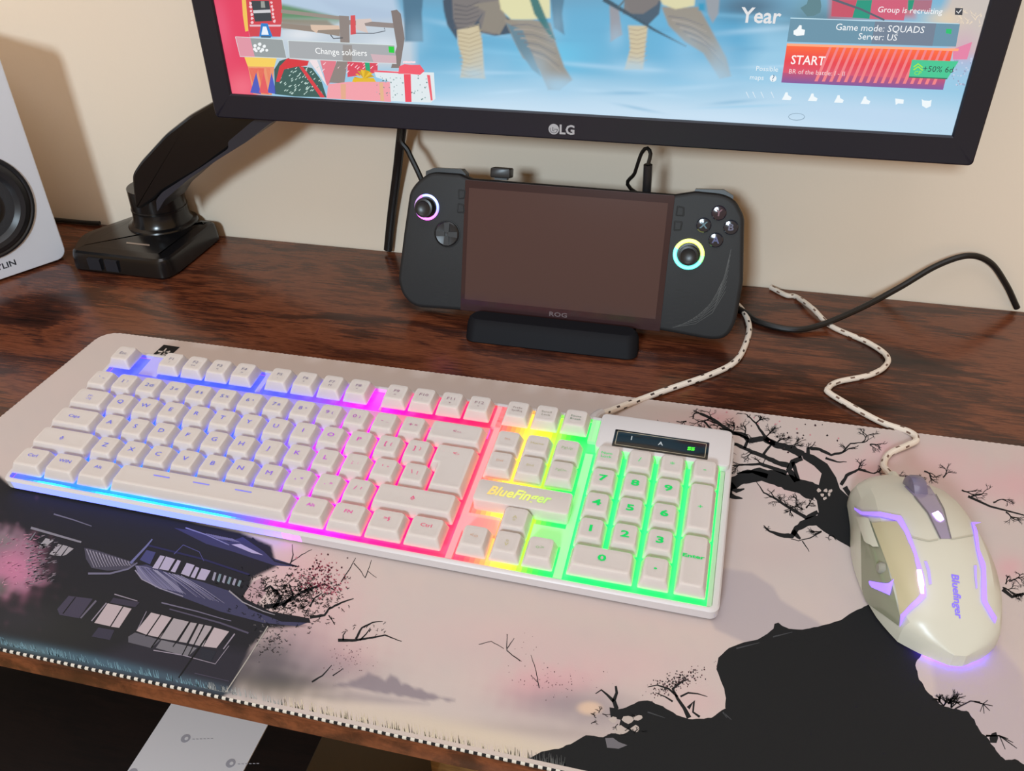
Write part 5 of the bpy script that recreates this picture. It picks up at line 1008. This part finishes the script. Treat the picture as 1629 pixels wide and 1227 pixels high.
grip = mat('beige_grip_panel', (190, 180, 148), .4); sidem = mat('translucent_grey_side', (140, 142, 122), .22, coat=.3); smoky = mat('smoky_translucent_plastic', (150, 140, 166), .15, coat=.4)
band('side_panel', ((215, 470), (222, 840), (400, 968)), ((265, 460), (335, 640), (408, 930)), sidem, .45)
band('grip_panel', ((270, 470), (335, 640), (385, 780), (410, 930)), ((400, 462), (455, 560), (500, 700), (505, 820), (425, 925)), grip, .8)
band('thumb_button', ((200, 440), (240, 560), (280, 588)), ((258, 450), (290, 540), (308, 588)), msm, 1.3, 10, 4)
band('light_strip', ((190, 405), (225, 432), (300, 440), (390, 462), (430, 520), (470, 625), (500, 740), (505, 815), (412, 915), (410, 972)), ((190, 395), (230, 418), (300, 418), (410, 440), (450, 520), (478, 600), (520, 730), (532, 830), (440, 915), (416, 965)), vio, 1.1, 40, 3)
band('bright_led', ((487, 700), (492, 760), (505, 815)), ((505, 700), (518, 760), (520, 815)), viob, 1.4, 8, 2)
band('light_strip', ((750, 468), (758, 500), (775, 610), (798, 700), (798, 850), (862, 958)), ((800, 464), (778, 500), (788, 600), (818, 670), (825, 850), (872, 930)), vio, .55, 30, 3)
band('side_light', ((258, 755), (268, 780), (360, 820)), ((262, 750), (350, 765), (378, 742)), vio, .9, 8, 3)
band('top_slot', ((520, 655), (535, 700), (545, 770)), ((534, 655), (550, 700), (558, 765)), mat('pale_violet_slot', (176, 160, 230), .4, emit=(140, 110, 240), es=.4), .5, 8, 2)
band('top_slot', ((762, 675), (765, 730), (772, 790)), ((776, 675), (776, 730), (780, 785)), MATS['pale_violet_slot'], .5, 8, 2)
band('scroll_channel', ((425, 290), (480, 345), (540, 420), (600, 545)), ((530, 262), (575, 330), (610, 400), (650, 545)), smoky, .25, 20, 4)
band('channel_edge', ((470, 340), (535, 420), (597, 547)), ((478, 340), (543, 420), (604, 547)), mat('dark_seam', (110, 104, 116), .4), .6, 14, 1)
band('channel_edge', ((575, 330), (612, 400), (650, 547)), ((580, 330), (618, 400), (655, 547)), MATS['dark_seam'], .6, 14, 1)
band('channel_light', ((558, 425), (580, 455), (600, 465)), ((588, 412), (606, 430), (618, 455)), viob, .7, 6, 3)
band('button_seam', ((395, 455), (460, 540), (540, 560), (590, 552)), ((398, 450), (464, 534), (542, 554), (590, 546)), mat('pale_seam', (186, 184, 168), .5), .35, 16, 1)
band('button_seam', ((655, 550), (760, 530)), ((655, 545), (760, 525)), MATS['pale_seam'], .35, 10, 1)
wc = onm(1457, 778, 0); b = MB(); n = 36
def wring(r, x): return [(wc.x+x, wc.y+r*math.cos(6.28318*i/n), wc.z-3.5+r*math.sin(6.28318*i/n)) for i in range(n)]
b.loft([wring(8, -4.2), wring(10, -3.6), wring(10.6, -2), wring(10.6, 2), wring(10, 3.6), wring(8, 4.2)]); b.build('scroll_wheel', mat('smoky_wheel_rubber', (112, 104, 128), .3, coat=.3), MS)
d_ = onm(1402, 904, .2); b = MB(); b.loft([[(d_.x-1.5*k2, d_.y+r*math.cos(6.28*i/20), d_.z+r*math.sin(6.28*i/20)) for i in range(20)] for r, k2 in ((3, -1), (3, .6), (2.2, 1.2))]); b.build('side_button', mat('grey_side_button', (150, 150, 140), .3), MS)
b = MB(); v, f = glyphs('Bluefinger', .3, .02); e0, e1 = Q((668, 705))[0], Q((690, 935))[0]; w2 = max(p[0] for p in v)
dirv = Vector((e1[0]-e0[0], e1[1]-e0[1])); L_ = dirv.length; dirv.normalize(); prp = Vector((dirv.y, -dirv.x)); k_ = L_/(2*w2); mid = (Vector(e0)+Vector(e1))/2
b.add([tuple(onm(*(mid+dirv*(p[0]*k_)+prp*(p[1]*k_*.95)), .35)) for p in v], f); b.build('brand_lettering', mat('violet_lettering', (130, 110, 226), .4, emit=(110, 90, 240), es=.35), MS, smooth=0)
b = MB(); P = [(-2, .6), (2, .6), (14, 6), (14, 12), (-14, 12), (-14, 6)]; b.prism(P, -.1, .6); b.build('rear_light', mat('violet_underlight', (150, 120, 250), .3, emit=(96, 60, 255), es=130), MS, smooth=0)
mc = [(130.5, 437, 12), (127.5, 447, 11), (126, 456, 8.5), (129, 468, 6.2), (134, 476, 5.8), (144, 485, 5.8), (151, 493, 5.6), (148, 502, 5.0), (130, 514, 2.6), (101, 540, 2.4), (99.5, 548, 2.4), (107, 558, 2.4), (130, 572, 2.4), (143, 588, 2.4), (145, 603, 2.4), (133, 620, 2.4), (107, 640, 2.4), (93, 663, 4.6), (81, 685, 2.4), (73, 686, 2.4), (60, 698, 2.4)]
b = MB(); tube(b, mc, 2.1, 10, 0, lambda i, k: lin((120, 96, 84)) if (i % 4 in (1, 2)) and ((k+(i//4)*3) % 5 == 0) else lin((226, 214, 200)), 1.6); b.xf(world_to(MS)); b.build('braided_cable', BR, MS, smooth=60, color=True)
b = MB(); tube(b, [(131, 431, 12), (130.3, 438, 12), (129, 444, 11.3)], 3.4, 12); b.xf(world_to(MS)); b.build('cable_collar', msm, MS)

# ------------------------------------------------------------------ under the desk
q = atz(507, 1175, -300); 
DU = thing('drawer_unit', 'wooden drawer unit coloured dark for shade, standing under the left side of the desk', 'drawers', (-520, 330, -740)); T_ = world_to(DU)
duw = wood('shade_darkened_wood', (9, 7, 8), (17, 12, 12), (26, 17, 15), .5, scale=.7)  # near-black wood tones carry the shade below the desk
xr = q.x
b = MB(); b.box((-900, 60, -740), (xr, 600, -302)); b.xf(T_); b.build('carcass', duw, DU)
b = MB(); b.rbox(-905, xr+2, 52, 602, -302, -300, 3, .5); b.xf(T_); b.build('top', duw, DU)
for i in range(2):
    b = MB(); b.box((-890, 52, -730+i*215), (xr-8, 60, -525+i*215)); b.xf(T_); o = b.build('drawer', duw, DU); sub(o); M_OF[o['_M']] = Mof(DU)
    b = MB(); tube(b, [(-640, 53, -620+i*215), (-640, 44, -620+i*215), (-560, 44, -620+i*215), (-560, 53, -620+i*215)], 4, 8); b.xf(T_); b.build('handle', legm, o)
cd = MB(); cd.box((-411, 245, -299.7), (-317.5, 379, -298.5)); cdm = mat('glossy_white_card', (240, 240, 246), .35); gr = mat('faint_grey_mark', (178, 178, 190), .5)
for x, y in ((-380, 350), (-331, 338), (-406, 312), (-350, 300)):
    cd.add([(x+4*math.cos(i/16*6.28), y+4*math.sin(i/16*6.28), -298.4) for i in range(16)], [tuple(range(16))], 1)
    cd.add([(x+1.6*math.cos(i/16*6.28)+.8, y+1.6*math.sin(i/16*6.28), -298.3) for i in range(16)], [tuple(range(16))], 0)
    for j in range(6): cd.add([(x+6+j*3, y+1+j*.8, -298.4), (x+8+j*3, y+1.4+j*.8, -298.4), (x+8.3+j*3, y+.8+j*.8, -298.4), (x+6.2+j*3, y+.4+j*.8, -298.4)], [(0, 3, 2, 1)], 1)
o = cd.build('card', [cdm, gr], smooth=0); tag(o, 'white card with faint grey marks lying on the dark unit below the desk edge', 'card')

for o in bpy.data.objects:
    if '_M' in o: del o['_M']
